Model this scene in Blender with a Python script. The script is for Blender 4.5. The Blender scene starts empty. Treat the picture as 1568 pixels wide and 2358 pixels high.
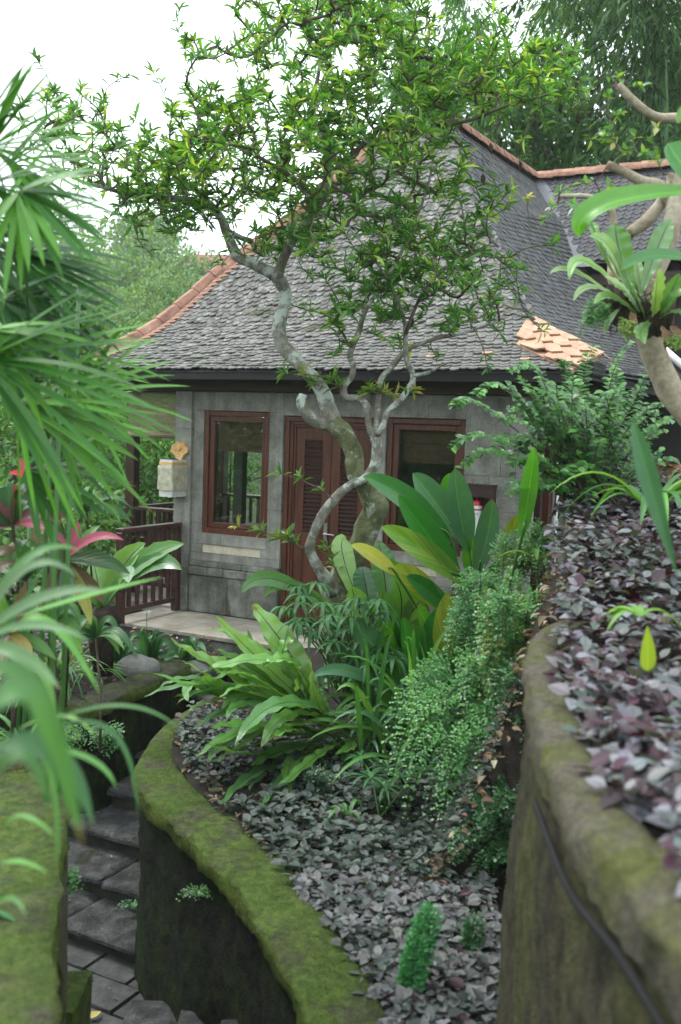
import bpy, math, random
import numpy as np
from mathutils import Vector, Matrix, noise as mnoise

random.seed(7); rng = np.random.default_rng(7)
SC = bpy.context.scene
COL = SC.collection

# ---------------------------------------------------------------- camera, sky, sun, exposure
PITCH, ROLL, EYEZ = math.radians(4.75), math.radians(1.95), 2.0
cam = bpy.data.cameras.new('camera')
cam.lens = 35.0; cam.sensor_width = 36.0; cam.sensor_fit = 'AUTO'
cam.clip_start = 0.05; cam.clip_end = 3000
cam.dof.use_dof = True; cam.dof.focus_distance = 8.6; cam.dof.aperture_fstop = 2.5
camo = bpy.data.objects.new('camera', cam); COL.objects.link(camo)
CAMR = Matrix.Rotation(math.pi/2-PITCH, 3, 'X') @ Matrix.Rotation(ROLL, 3, 'Z')
camo.matrix_world = Matrix.Translation((0, 0, EYEZ)) @ CAMR.to_4x4()
SC.camera = camo

SUN_EL, SUN_AZ = math.radians(58), math.radians(-62)     # azimuth from +Y towards +X
w = bpy.data.worlds.new('World'); SC.world = w; w.use_nodes = True
nt = w.node_tree; nt.nodes.clear()
o_ = nt.nodes.new('ShaderNodeOutputWorld'); b_ = nt.nodes.new('ShaderNodeBackground')
sk = nt.nodes.new('ShaderNodeTexSky'); sk.sky_type = 'NISHITA'; sk.sun_disc = False
sk.sun_elevation = SUN_EL; sk.sun_rotation = SUN_AZ
sk.air_density = 1.0; sk.dust_density = 6.0; sk.ozone_density = 1.0
mx = nt.nodes.new('ShaderNodeMix'); mx.data_type = 'RGBA'; mx.inputs[0].default_value = 0.88
mx.inputs[7].default_value = (12.4, 13.9, 14.3, 1)       # an even white cloud deck over the clear sky
nt.links.new(sk.outputs[0], mx.inputs[6]); nt.links.new(mx.outputs[2], b_.inputs[0])
b_.inputs[1].default_value = 0.10
nt.links.new(b_.outputs[0], o_.inputs[0])
sun = bpy.data.lights.new('sun', 'SUN'); sun.energy = 1.5; sun.angle = math.radians(14); sun.color = (1, .98, .95)
suno = bpy.data.objects.new('sun', sun); COL.objects.link(suno)
sd = Vector((math.sin(SUN_AZ)*math.cos(SUN_EL), math.cos(SUN_AZ)*math.cos(SUN_EL), math.sin(SUN_EL)))
suno.rotation_euler = sd.to_track_quat('Z', 'Y').to_euler()
SC.view_settings.view_transform = 'Standard'; SC.view_settings.look = 'None'
SC.view_settings.exposure = 1.17; SC.view_settings.gamma = 1.0; SC.view_settings.use_curve_mapping = False
SC.render.engine = 'CYCLES'
cy = SC.cycles
cy.use_denoising = True
try: cy.denoiser = 'OPENIMAGEDENOISE'
except Exception: pass
cy.max_bounces = 7; cy.transparent_max_bounces = 12; cy.transmission_bounces = 5; cy.diffuse_bounces = 3; cy.glossy_bounces = 3
cy.volume_bounces = 1
cy.sample_clamp_indirect = 6.0

# ---------------------------------------------------------------- measuring: sight lines to points of the place
FPX, PCX, PCY = 2292.0, 784.0, 1179.0
def ray(x, y): return CAMR @ Vector(((x-PCX)/FPX, -(y-PCY)/FPX, -1.0))
EYE = Vector((0, 0, EYEZ))
def PY(x, y, d):
    r = ray(x, y); return EYE + r*(d/r.y)
def PZ(x, y, z):
    r = ray(x, y); return EYE + r*((z-EYEZ)/r.z)
TH = math.radians(27.6)
HU = Vector((math.cos(TH), -math.sin(TH), 0)); HI = Vector((math.sin(TH), math.cos(TH), 0))
H0 = Vector((-1.7745, 10.7372, 0.0))                      # left foot of the house front
def HW(u, i, z): return H0 + HU*u + HI*i + Vector((0, 0, z))
def PHu(x, y, i=0.0):
    r = ray(x, y); o = EYE-H0; t = (i-o.dot(HI))/r.dot(HI); p = o+r*t
    return Vector((p.dot(HU), p.dot(HI), p.z))

# ---------------------------------------------------------------- object helpers
LOCAL = set()                                             # roots whose parts are given in local coordinates
def root_of(o):
    while o.parent: o = o.parent
    return o
def tag(o, label=None, cat=None, group=None, kind=None):
    if label: o['label'] = label
    if cat: o['category'] = cat
    if group: o['group'] = group
    if kind: o['kind'] = kind
    return o
def thing(name, label, cat, loc=(0, 0, 0), group=None, rz=0.0, local=False):
    o = bpy.data.objects.new(name, None); COL.objects.link(o)
    o.location = loc; o.rotation_euler = (0, 0, rz); o.empty_display_size = .1
    if local: LOCAL.add(o.name)
    return tag(o, label, cat, group)
def put(name, me, parent=None, loc=None, rot=None, scale=None):
    o = bpy.data.objects.new(name, me); COL.objects.link(o)
    if parent: o.parent = parent
    if loc is not None: o.location = loc
    if rot is not None: o.rotation_euler = rot
    if scale is not None: o.scale = scale
    return o
def mesh(name, V, F, mats, smooth=False, uv=None, col=None, mi=None):
    V = np.asarray(V, dtype=np.float32).reshape(-1, 3)
    me = bpy.data.meshes.new(name)
    if isinstance(F, np.ndarray):
        n, k = F.shape
        me.vertices.add(len(V)); me.vertices.foreach_set('co', V.ravel())
        me.loops.add(n*k); me.loops.foreach_set('vertex_index', F.astype(np.int32).ravel())
        me.polygons.add(n); me.polygons.foreach_set('loop_start', np.arange(0, n*k, k, dtype=np.int32))
        try: me.polygons.foreach_set('loop_total', np.full(n, k, dtype=np.int32))
        except Exception: pass
        me.update(calc_edges=True)
    else:
        me.from_pydata([tuple(map(float, v)) for v in V], [], F)
    for m in (mats if isinstance(mats, (list, tuple)) else [mats]): me.materials.append(m)
    if mi is not None: me.polygons.foreach_set('material_index', np.asarray(mi, dtype=np.int32))
    if smooth: me.polygons.foreach_set('use_smooth', np.ones(len(me.polygons), dtype=bool))
    if uv is not None or col is not None:
        li = np.empty(len(me.loops), dtype=np.int32); me.loops.foreach_get('vertex_index', li)
    if uv is not None:
        l = me.uv_layers.new(name='UVMap'); l.data.foreach_set('uv', np.asarray(uv, dtype=np.float32)[li].ravel())
    if col is not None:
        c = np.asarray(col, dtype=np.float32)
        if c.ndim == 1: c = np.tile(c[:3], (len(V), 1))
        c4 = np.ones((len(V), 4), dtype=np.float32); c4[:, :3] = c[:, :3]
        a = me.color_attributes.new('Col', 'FLOAT_COLOR', 'POINT'); a.data.foreach_set('color', c4.ravel())
    me.validate(); me.update()
    return me
def mk(name, V, F, mats, parent=None, smooth=False, uv=None, col=None, mi=None):
    V = np.asarray(V, dtype=np.float32).reshape(-1, 3)
    if parent is not None:
        r = root_of(parent)
        if r.name not in LOCAL: V = V - np.array(r.location, dtype=np.float32)
    return put(name, mesh(name, V, F, mats, smooth, uv, col, mi), parent)

class MB:
    """collects shapes for one mesh"""
    def __init__(s): s.V = []; s.F = []; s.UV = []; s.C = []; s.M = []; s.m = 0
    def add(s, V, F, uv=None, col=None):
        b = len(s.V)
        s.V += [tuple(v) for v in V]; s.F += [tuple(i+b for i in f) for f in F]
        s.UV += list(uv) if uv is not None else [(0, 0)]*len(V)
        s.C += [tuple(col)]*len(V) if (col is not None and np.ndim(col) == 1) else (list(map(tuple, col)) if col is not None else [(1, 1, 1)]*len(V))
        s.M += [s.m]*len(F)
        return s
    def box(s, x0, x1, y0, y1, z0, z1, c=0.0, jit=0.0, mat=None, col=None):
        V, F = cbox(x0, x1, y0, y1, z0, z1, c)
        if jit: V = [(a+random.uniform(-jit, jit), b+random.uniform(-jit, jit), d+random.uniform(-jit, jit)) for a, b, d in V]
        if mat is not None: V = [mat @ Vector(v) for v in V]
        return s.add(V, F, col=col)
    def tube(s, pts, rad, n=8, cap=True, col=None, bump=0.0):
        V, F, uv = tube(pts, rad, n, cap, bump); return s.add(V, F, uv, col)
    def build(s, name, mats, parent=None, smooth=False, uvs=False, cols=False):
        return mk(name, s.V, s.F, mats, parent, smooth, s.UV if uvs else None, s.C if cols else None, s.M if isinstance(mats, list) else None)
    def mesh(s, name, mats, smooth=False, uvs=False, cols=False):
        return mesh(name, s.V, s.F, mats, smooth, s.UV if uvs else None, s.C if cols else None, s.M if isinstance(mats, list) else None)

def cbox(x0, x1, y0, y1, z0, z1, c=0.0):
    if c <= 0:
        V = [(x, y, z) for x in (x0, x1) for y in (y0, y1) for z in (z0, z1)]
        return V, [(0, 1, 3, 2), (4, 6, 7, 5), (0, 4, 5, 1), (2, 3, 7, 6), (0, 2, 6, 4), (1, 5, 7, 3)]
    c = min(c, (x1-x0)*.45, (y1-y0)*.45, (z1-z0)*.45)
    V = []; X = (x0, x1); Y = (y0, y1); Z = (z0, z1); ix = {}
    for a in (0, 1):
        for b in (0, 1):
            for d in (0, 1):
                sx, sy, sz = (1, -1)[a], (1, -1)[b], (1, -1)[d]
                ix[a, b, d, 'x'] = len(V); V.append((X[a], Y[b]+sy*c, Z[d]+sz*c))
                ix[a, b, d, 'y'] = len(V); V.append((X[a]+sx*c, Y[b], Z[d]+sz*c))
                ix[a, b, d, 'z'] = len(V); V.append((X[a]+sx*c, Y[b]+sy*c, Z[d]))
    F = []
    for a in (0, 1):
        q = [ix[a, 0, 0, 'x'], ix[a, 1, 0, 'x'], ix[a, 1, 1, 'x'], ix[a, 0, 1, 'x']]; F.append(q if a else q[::-1])
        q = [ix[0, a, 0, 'y'], ix[0, a, 1, 'y'], ix[1, a, 1, 'y'], ix[1, a, 0, 'y']]; F.append(q if a else q[::-1])
        q = [ix[0, 0, a, 'z'], ix[1, 0, a, 'z'], ix[1, 1, a, 'z'], ix[0, 1, a, 'z']]; F.append(q if a else q[::-1])
    for a in (0, 1):
        for b in (0, 1):
            F.append([ix[a, b, 0, 'x'], ix[a, b, 1, 'x'], ix[a, b, 1, 'y'], ix[a, b, 0, 'y']])
            F.append([ix[a, 0, b, 'x'], ix[a, 1, b, 'x'], ix[a, 1, b, 'z'], ix[a, 0, b, 'z']])
            F.append([ix[0, a, b, 'y'], ix[1, a, b, 'y'], ix[1, a, b, 'z'], ix[0, a, b, 'z']])
    for k in [(a, b, d) for a in (0, 1) for b in (0, 1) for d in (0, 1)]:
        F.append([ix[(*k, 'x')], ix[(*k, 'y')], ix[(*k, 'z')]])
    return V, [tuple(f) for f in F]

def tube(pts, rad, n=8, cap=True, bump=0.0):
    P = [Vector(p) for p in pts]; m = len(P)
    R = list(rad) if hasattr(rad, '__len__') else [rad]*m
    V = []; F = []; UV = []
    up = Vector((0.31, 0.22, 0.93)).normalized(); acc = 0
    prev = None
    for k, p in enumerate(P):
        t = (P[min(k+1, m-1)]-P[max(k-1, 0)])
        t = t.normalized() if t.length > 1e-9 else Vector((0, 0, 1))
        if prev is None:
            a = t.cross(up)
            if a.length < .1: a = t.cross(Vector((1, 0, 0)))
        else: a = prev - t*prev.dot(t)
        a.normalize(); prev = a; b = t.cross(a)
        if k: acc += (p-P[k-1]).length
        for j in range(n):
            th = 2*math.pi*j/n
            r = R[k]
            if bump: r *= 1+bump*(mnoise.noise((math.cos(th)*1.6+p.x*4, math.sin(th)*1.6+p.y*4, p.z*6))+.55*mnoise.noise((math.cos(th)*2.4+p.x*9, math.sin(th)*2.4+p.y*9, p.z*15)))
            V.append(p+a*(math.cos(th)*r)+b*(math.sin(th)*r)); UV.append((j/n, acc))
    for k in range(m-1):
        for j in range(n):
            j2 = (j+1) % n
            F.append((k*n+j, k*n+j2, (k+1)*n+j2, (k+1)*n+j))
    if cap:
        F.append(tuple(range(n-1, -1, -1))); F.append(tuple((m-1)*n+j for j in range(n)))
    return V, F, UV
def smooth_path(pts, sub=4):
    """Catmull-Rom through points (and any extra scalars)"""
    P = [np.array(p, float) for p in pts]; P = [2*P[0]-P[1]]+P+[2*P[-1]-P[-2]]; out = []
    for k in range(1, len(P)-2):
        for s in range(sub):
            t = s/sub; a, b, c, d = P[k-1:k+3]
            out.append(.5*((2*b)+(-a+c)*t+(2*a-5*b+4*c-d)*t*t+(-a+3*b-3*c+d)*t**3))
    out.append(P[-2]); return out

# ---------------------------------------------------------------- leaves
PROF = {
 'lance': lambda t: (math.sin(math.pi*min(1, t**.85))**.8),
 'strap': lambda t: min(1, t*5+.35)*min(1, (1-t)*2.6)**.7,
 'ovate': lambda t: math.sin(math.pi*t**.62)**.85,
 'paddle': lambda t: (math.sin(math.pi*min(1, t**1.0))**.6) if t > 0 else 0,
 'nest': lambda t: (.22+.78*min(1, t*2.1))*(min(1, (1-t)*3.2)**.65),
 'oblan': lambda t: math.sin(math.pi*t**1.35)**.8,
}
def bez(P0, P1, P2, t): return P0*((1-t)**2)+P1*(2*t*(1-t))+P2*(t*t)
def blade(P0, P1, P2, W, nrm=None, prof='lance', ns=12, na=4, fold=.12, wav=0.0, wf=7, twist=0.0, rnd=0.0):
    """leaf on a quadratic curve base P0 -> tip P2; W = full width; nrm = the way its upper face looks"""
    P0, P1, P2 = Vector(P0), Vector(P1), Vector(P2)
    nrm = Vector(nrm) if nrm is not None else Vector((0, -.5, 1)); nrm.normalize()
    V = []; F = []; UV = []; ph = random.uniform(0, 6.28)
    for k in range(ns+1):
        t = k/ns; c = bez(P0, P1, P2, t)
        d = ((P1-P0)*(1-t)+(P2-P1)*t)
        d = d.normalized() if d.length > 1e-9 else Vector((0, 0, 1))
        sd_ = d.cross(nrm)
        if sd_.length < .05: sd_ = d.cross(Vector((1, .3, .2)))
        sd_.normalize(); up = sd_.cross(d)
        if twist:
            a = twist*t; sd_, up = sd_*math.cos(a)+up*math.sin(a), up*math.cos(a)-sd_*math.sin(a)
        h = W*.5*max(PROF[prof](min(.999, max(.001, t))), .02)
        for j in range(na+1):
            s = 2*j/na-1
            wv = wav*W*math.sin(t*wf*6.28+ph+(1.1 if s > 0 else 0))*abs(s)**1.5 if wav else 0
            V.append(c+sd_*(s*h)+up*(abs(s)*h*fold*2+wv)); UV.append((j/na, t))
    for k in range(ns):
        for j in range(na):
            a = k*(na+1)+j; F.append((a, a+1, a+na+2, a+na+1))
    return V, F, UV

LT_V = np.array([[0, 0, 0], [-.36, .30, .07], [0, .30, -.02], [.36, .30, .07], [-.42, .62, .05], [0, .62, -.05], [.42, .62, .05], [0, 1, -.14]], float)
LT_F = np.array([[0, 2, 1], [0, 3, 2], [1, 2, 5], [1, 5, 4], [2, 3, 6], [2, 6, 5], [4, 5, 7], [5, 6, 7]])
LT_OV = LT_V.copy(); LT_OV[[1, 3], 0] = [-.5, .5]; LT_OV[[4, 6], 0] = [-.44, .44]
LT_Q = np.array([[0, 0, 0], [-.5, .5, .1], [.5, .5, .1], [0, 1, -.05]], float); LT_QF = np.array([[0, 2, 1], [1, 2, 3]])
def scatter(P, D, N, L, W, tv=LT_V, tf=LT_F):
    """many small leaves: points, directions, normals, lengths, widths -> V, F, UV"""
    P = np.asarray(P, float); D = np.asarray(D, float); N = np.asarray(N, float)
    L = np.broadcast_to(np.asarray(L, float), (len(P),)); W = np.broadcast_to(np.asarray(W, float), (len(P),))
    D = D/np.maximum(np.linalg.norm(D, axis=1, keepdims=True), 1e-9)
    S = np.cross(D, N); sn = np.linalg.norm(S, axis=1, keepdims=True)
    bad = sn[:, 0] < .05
    S[bad] = np.cross(D[bad], np.array([.9, .3, .2])); S /= np.maximum(np.linalg.norm(S, axis=1, keepdims=True), 1e-9)
    N2 = np.cross(S, D)
    V = (P[:, None, :] + S[:, None, :]*(tv[None, :, 0, None]*W[:, None, None]) + D[:, None, :]*(tv[None, :, 1, None]*L[:, None, None])
         + N2[:, None, :]*(tv[None, :, 2, None]*L[:, None, None])).reshape(-1, 3)
    F = (tf[None]+np.arange(len(P))[:, None, None]*len(tv)).reshape(-1, 3)
    UV = np.tile(np.stack([tv[:, 0]+.5, tv[:, 1]], 1), (len(P), 1))
    return V, F, UV
def rep(c, tv=LT_V): return np.repeat(np.asarray(c, float), len(tv), axis=0)
def rvec(n): 
    v = rng.normal(size=(n, 3)); return v/np.linalg.norm(v, axis=1, keepdims=True)
def palette(n, cols, wts=None, jit=.12):
    cols = np.array(cols); k = rng.choice(len(cols), n, p=None if wts is None else np.array(wts)/np.sum(wts))
    return np.clip(cols[k]*(1+rng.normal(0, jit, (n, 1)))*(1+rng.normal(0, jit*.35, (n, 3))), .003, 1)

# ---------------------------------------------------------------- materials
def newmat(name):
    m = bpy.data.materials.new(name); m.use_nodes = True; t = m.node_tree
    return m, t, t.nodes['Principled BSDF'], t.nodes['Material Output']
def nd(t, typ, **kw):
    n = t.nodes.new(typ)
    for k, v in kw.items(): setattr(n, k, v)
    return n
def ramp(t, src, stops):
    r = nd(t, 'ShaderNodeValToRGB'); cr = r.color_ramp
    while len(cr.elements) < len(stops): cr.elements.new(.5)
    for e, (p, c) in zip(cr.elements, stops): e.position = p; e.color = (*c, 1) if len(c) == 3 else c
    t.links.new(src, r.inputs[0]); return r.outputs[0]
def noise(t, vec, scale, detail=5, rough=.6, dist=0.0):
    n = nd(t, 'ShaderNodeTexNoise'); n.inputs['Scale'].default_value = scale; n.inputs['Detail'].default_value = detail
    n.inputs['Roughness'].default_value = rough; n.inputs['Distortion'].default_value = dist
    t.links.new(vec, n.inputs['Vector']); return n.outputs[0]
def mapping(t, src, scale=(1, 1, 1), rot=(0, 0, 0)):
    n = nd(t, 'ShaderNodeMapping'); n.inputs['Scale'].default_value = scale; n.inputs['Rotation'].default_value = rot
    t.links.new(src, n.inputs['Vector']); return n.outputs[0]
def mixc(t, f, a, b, mode='MIX'):
    n = nd(t, 'ShaderNodeMix', data_type='RGBA', blend_type=mode)
    for s, v in ((0, f), (6, a), (7, b)):
        if isinstance(v, (int, float)): n.inputs[s].default_value = v
        elif isinstance(v, tuple): n.inputs[s].default_value = (*v, 1)
        else: t.links.new(v, n.inputs[s])
    return n.outputs[2]
def math_(t, op, a, b=None, clamp=False):
    n = nd(t, 'ShaderNodeMath', operation=op, use_clamp=clamp)
    for s, v in ((0, a), (1, b)):
        if v is None: continue
        if isinstance(v, (int, float)): n.inputs[s].default_value = v
        else: t.links.new(v, n.inputs[s])
    return n.outputs[0]
def bump(t, p, h, strength=.5, dist=.01):
    n = nd(t, 'ShaderNodeBump'); n.inputs['Strength'].default_value = strength; n.inputs['Distance'].default_value = dist
    t.links.new(h, n.inputs['Height']); t.links.new(n.outputs[0], p.inputs['Normal'])

def leaf_mat(name, trans=.30, rough=.42, rib=(1.35, 1.3, 1.0), ribw=.06, vein=0.0, veinf=26, stripe=None, spec=.5, yel=(1.35, 1.25, .45), veinv=False, dark_rib=False, coat=0.0, wear=0.0):
    m, t, p, out = newmat(name); L = t.links.new
    at = nd(t, 'ShaderNodeAttribute', attribute_name='Col').outputs['Color']
    uv = nd(t, 'ShaderNodeUVMap').outputs[0]
    sx = nd(t, 'ShaderNodeSeparateXYZ'); L(uv, sx.inputs[0])
    off = math_(t, 'ABSOLUTE', math_(t, 'SUBTRACT', sx.outputs[0], .5))
    c = at
    geo = nd(t, 'ShaderNodeTexCoord').outputs['Object']
    blot = noise(t, geo, 14, 4)
    c = mixc(t, .35, c, mixc(t, 1.0, c, ramp(t, blot, [(.3, (.62, .68, .6)), (.72, (1.25, 1.2, 1.1))]), 'MULTIPLY'))
    if stripe:
        # side veins leave the midrib at a slant; bands of yellow follow them
        sl = math_(t, 'ADD', math_(t, 'MULTIPLY', off, 1.1), sx.outputs[1])
        cb = nd(t, 'ShaderNodeCombineXYZ'); L(math_(t, 'MULTIPLY', sl, -1.0), cb.inputs[0]); L(off, cb.inputs[1])
        v2 = nd(t, 'ShaderNodeCombineXYZ'); L(math_(t, 'SUBTRACT', sx.outputs[1], math_(t, 'MULTIPLY', off, .8)), v2.inputs[0])
        ns_ = noise(t, v2.outputs[0], 38, 3, .7)
        big = noise(t, v2.outputs[0], 4, 2)
        f = math_(t, 'MULTIPLY', ramp(t, ns_, [(.42, (0, 0, 0)), (.62, (1, 1, 1))]), ramp(t, big, [(.36, (0, 0, 0)), (.62, (1, 1, 1))]))
        c = mixc(t, math_(t, 'MULTIPLY', f, stripe[1]), c, stripe[0])
    if vein:
        v2 = nd(t, 'ShaderNodeCombineXYZ'); L(math_(t, 'SUBTRACT', sx.outputs[1], math_(t, 'MULTIPLY', off, .7 if not veinv else -.1)), v2.inputs[0])
        wv = nd(t, 'ShaderNodeTexWave'); wv.inputs['Scale'].default_value = veinf; wv.bands_direction = 'X'; wv.inputs['Distortion'].default_value = .6
        L(v2.outputs[0], wv.inputs[0])
        c = mixc(t, math_(t, 'MULTIPLY', wv.outputs[1], vein), c, mixc(t, 1.0, c, (.55, .6, .5), 'MULTIPLY'))
        bump(t, p, wv.outputs[1], .25, .004)
    if ribw:
        f = ramp(t, off, [(ribw*.4, (1, 1, 1)), (ribw, (0, 0, 0))])
        c = mixc(t, f, c, mixc(t, 1.0, c, rib, 'MULTIPLY') if not dark_rib else (.012, .011, .008))
    if wear:
        # browned tips and margins, and small dead spots
        ed = math_(t, 'MAXIMUM', math_(t, 'SUBTRACT', math_(t, 'MULTIPLY', off, 2.0), .06), math_(t, 'MULTIPLY', sx.outputs[1], 1.0))
        br_ = ramp(t, math_(t, 'ADD', ed, math_(t, 'MULTIPLY', math_(t, 'SUBTRACT', noise(t, geo, 22, 3), .5), .35)), [(.965, (0, 0, 0)), (1.0, (1, 1, 1))])
        c = mixc(t, math_(t, 'MULTIPLY', br_, wear), c, (.17, .115, .05))
        sp_n = noise(t, geo, 48, 2)
        c = mixc(t, math_(t, 'MULTIPLY', ramp(t, sp_n, [(.73, (0, 0, 0)), (.77, (1, 1, 1))]), wear), c, (.10, .07, .03))
    L(c, p.inputs['Base Color']); p.inputs['Roughness'].default_value = rough
    p.inputs['Specular IOR Level'].default_value = spec; p.inputs['Coat Weight'].default_value = coat; p.inputs['Coat Roughness'].default_value = .22
    tr = nd(t, 'ShaderNodeBsdfTranslucent'); L(mixc(t, 1.0, c, yel, 'MULTIPLY'), tr.inputs[0])
    ms = nd(t, 'ShaderNodeMixShader'); ms.inputs[0].default_value = trans
    L(p.outputs[0], ms.inputs[1]); L(tr.outputs[0], ms.inputs[2]); L(ms.outputs[0], out.inputs[0])
    return m
def stone_mat(name, cols, scale=9, rough=.92, bmp=.5, fine=60, pit=True, bd=.012, lichen=None, tilevar=True, streak=0.0):
    m, t, p, out = newmat(name)
    co = nd(t, 'ShaderNodeTexCoord').outputs['Object']
    oi = nd(t, 'ShaderNodeObjectInfo').outputs['Random']
    big = noise(t, co, scale, 6); fin = noise(t, co, fine, 4, .7)
    c = ramp(t, big, [(.28, cols[0]), (.5, cols[1]), (.74, cols[2])])
    c = mixc(t, .5, c, mixc(t, 1.0, c, ramp(t, fin, [(.3, (.55, .55, .55)), (.7, (1.4, 1.4, 1.4))]), 'MULTIPLY'))
    if tilevar: c = mixc(t, 1.0, c, ramp(t, oi, [(0, (.93, .93, .925)), (1, (1.07, 1.07, 1.07))]), 'MULTIPLY')
    if pit:
        vo = nd(t, 'ShaderNodeTexVoronoi'); vo.inputs['Scale'].default_value = 24; t.links.new(co, vo.inputs['Vector'])
        c = mixc(t, ramp(t, vo.outputs['Distance'], [(.05, (.75, .75, .75)), (.16, (0, 0, 0))]), c, mixc(t, 1.0, c, (.3, .3, .3), 'MULTIPLY'))
    if streak:
        sn = noise(t, mapping(t, co, (7, 7, .7)), 1.0, 5, .65)
        c = mixc(t, math_(t, 'MULTIPLY', ramp(t, sn, [(.46, (0, 0, 0)), (.66, (1, 1, 1))]), streak), c, mixc(t, 1.0, c, (.42, .45, .38), 'MULTIPLY'))
    if lichen:
        ln = noise(t, co, lichen[1], 5, .65, .4)
        c = mixc(t, ramp(t, ln, [(lichen[2], (0, 0, 0)), (lichen[2]+.1, (1, 1, 1))]), c, lichen[0])
    t.links.new(c, p.inputs['Base Color']); p.inputs['Roughness'].default_value = rough
    p.inputs['Specular IOR Level'].default_value = .25
    bump(t, p, math_(t, 'ADD', math_(t, 'MULTIPLY', big, .6), fin), bmp, bd)
    return m
def wood_mat(name, c0, c1, rough=.5, sc=(30, 30, 3), bmp=.15, spec=.4):
    m, t, p, out = newmat(name)
    co = nd(t, 'ShaderNodeTexCoord').outputs['Object']
    n1 = noise(t, mapping(t, co, sc), 1.0, 6, .65, .6); n2 = noise(t, co, 3, 3)
    c = ramp(t, n1, [(.3, c0), (.72, c1)])
    c = mixc(t, .4, c, mixc(t, 1.0, c, ramp(t, n2, [(.3, (.6, .6, .6)), (.7, (1.3, 1.25, 1.2))]), 'MULTIPLY'))
    t.links.new(c, p.inputs['Base Color']); p.inputs['Roughness'].default_value = rough; p.inputs['Specular IOR Level'].default_value = spec
    bump(t, p, n1, bmp, .004); return m
def plain_mat(name, c, rough=.6, metal=0.0, spec=.5, vary=.25, sc=20):
    m, t, p, out = newmat(name)
    co = nd(t, 'ShaderNodeTexCoord').outputs['Object']
    n = noise(t, co, sc, 4)
    t.links.new(mixc(t, vary, c, mixc(t, 1.0, c, ramp(t, n, [(.3, (.5, .5, .5)), (.7, (1.4, 1.4, 1.4))]), 'MULTIPLY')), p.inputs['Base Color'])
    p.inputs['Roughness'].default_value = rough; p.inputs['Metallic'].default_value = metal; p.inputs['Specular IOR Level'].default_value = spec
    return m
def moss_mat(name, moss, stone, cover=.45, sc=5, streak=None, bd=.02, fine=110, mid=(.05, .06, .02)):
    """moss and algae grown over rough stone; cover shifts how much moss"""
    m, t, p, out = newmat(name)
    co = nd(t, 'ShaderNodeTexCoord').outputs['Object']
    v = mapping(t, co, streak) if streak else co
    big = noise(t, v, sc, 6, .62, .3); fin = noise(t, co, fine, 4, .75); md = noise(t, co, sc*5, 5, .65)
    st = ramp(t, md, [(.3, stone[0]), (.7, stone[1])])
    ms = ramp(t, md, [(.25, moss[0]), (.5, moss[1]), (.78, moss[2])])
    f = ramp(t, math_(t, 'ADD', math_(t, 'MULTIPLY', big, .75), math_(t, 'MULTIPLY', md, .25)), [(max(0, .62-cover*.5), (0, 0, 0)), (min(1, .74-cover*.4), (1, 1, 1))])
    c = mixc(t, f, st, ms)
    c = mixc(t, .7, c, mixc(t, 1.0, c, ramp(t, fin, [(.3, (.45, .45, .42)), (.7, (1.5, 1.5, 1.45))]), 'MULTIPLY'))
    blotch = noise(t, co, 2.2, 3)
    c = mixc(t, ramp(t, blotch, [(.55, (0, 0, 0)), (.75, (.6, .6, .6))]), c, mid)
    t.links.new(c, p.inputs['Base Color']); p.inputs['Roughness'].default_value = .95; p.inputs['Specular IOR Level'].default_value = .15
    bump(t, p, math_(t, 'ADD', math_(t, 'MULTIPLY', md, .8), fin), .8, bd)
    return m
M = {}
M['stone'] = stone_mat('andesite', [(.15, .146, .13), (.245, .238, .215), (.36, .35, .32)], 5, fine=75, lichen=((.075, .082, .06), 1.6, .62), streak=.5, bmp=.8)
M['plinth'] = stone_mat('weathered_andesite', [(.06, .062, .05), (.15, .148, .13), (.31, .305, .28)], 4, fine=60, lichen=((.05, .058, .036), 2.2, .60), streak=.6, bmp=.9)
M['cream'] = stone_mat('cream_sandstone', [(.38, .34, .25), (.48, .43, .33), (.55, .5, .4)], 8, pit=False, bmp=.2)
M['wood'] = wood_mat('red_brown_wood', (.050, .016, .010), (.125, .042, .024), .38, (40, 40, 2.5))
M['wood_h'] = wood_mat('red_brown_wood_across', (.050, .016, .010), (.125, .042, .024), .38, (2.5, 40, 40))
M['beam'] = wood_mat('dark_beam_wood', (.022, .011, .009), (.06, .028, .022), .5, (2.0, 30, 30))
M['rail'] = wood_mat('dark_rail_wood', (.030, .013, .011), (.075, .034, .028), .32, (6, 6, 6))
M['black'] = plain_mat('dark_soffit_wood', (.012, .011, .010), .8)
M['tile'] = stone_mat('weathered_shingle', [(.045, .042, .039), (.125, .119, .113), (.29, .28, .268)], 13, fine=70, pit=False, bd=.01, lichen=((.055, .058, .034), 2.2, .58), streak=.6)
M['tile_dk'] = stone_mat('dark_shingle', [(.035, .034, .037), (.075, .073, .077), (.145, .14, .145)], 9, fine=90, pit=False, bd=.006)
M['terra'] = stone_mat('terracotta', [(.10, .055, .042), (.25, .125, .088), (.37, .225, .17)], 6, fine=60, pit=False, bd=.004, rough=.8)
M['terra_new'] = stone_mat('pale_terracotta', [(.28, .15, .10), (.41, .235, .16), (.50, .33, .24)], 7, fine=60, pit=False, bd=.003, rough=.75)
M['step'] = stone_mat('grey_basalt', [(.016, .0165, .016), (.05, .05, .05), (.13, .13, .128)], 7, fine=42, bd=.03, bmp=1.0, lichen=((.02, .024, .012), 3.0, .58))
M['paver'] = stone_mat('basalt_paver', [(.022, .022, .022), (.05, .05, .05), (.10, .10, .098)], 5, fine=60, bd=.008)
M['flag'] = stone_mat('buff_flagstone', [(.16, .13, .10), (.27, .24, .20), (.36, .34, .31)], 3, fine=40, pit=False, bd=.003, rough=.55)
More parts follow.
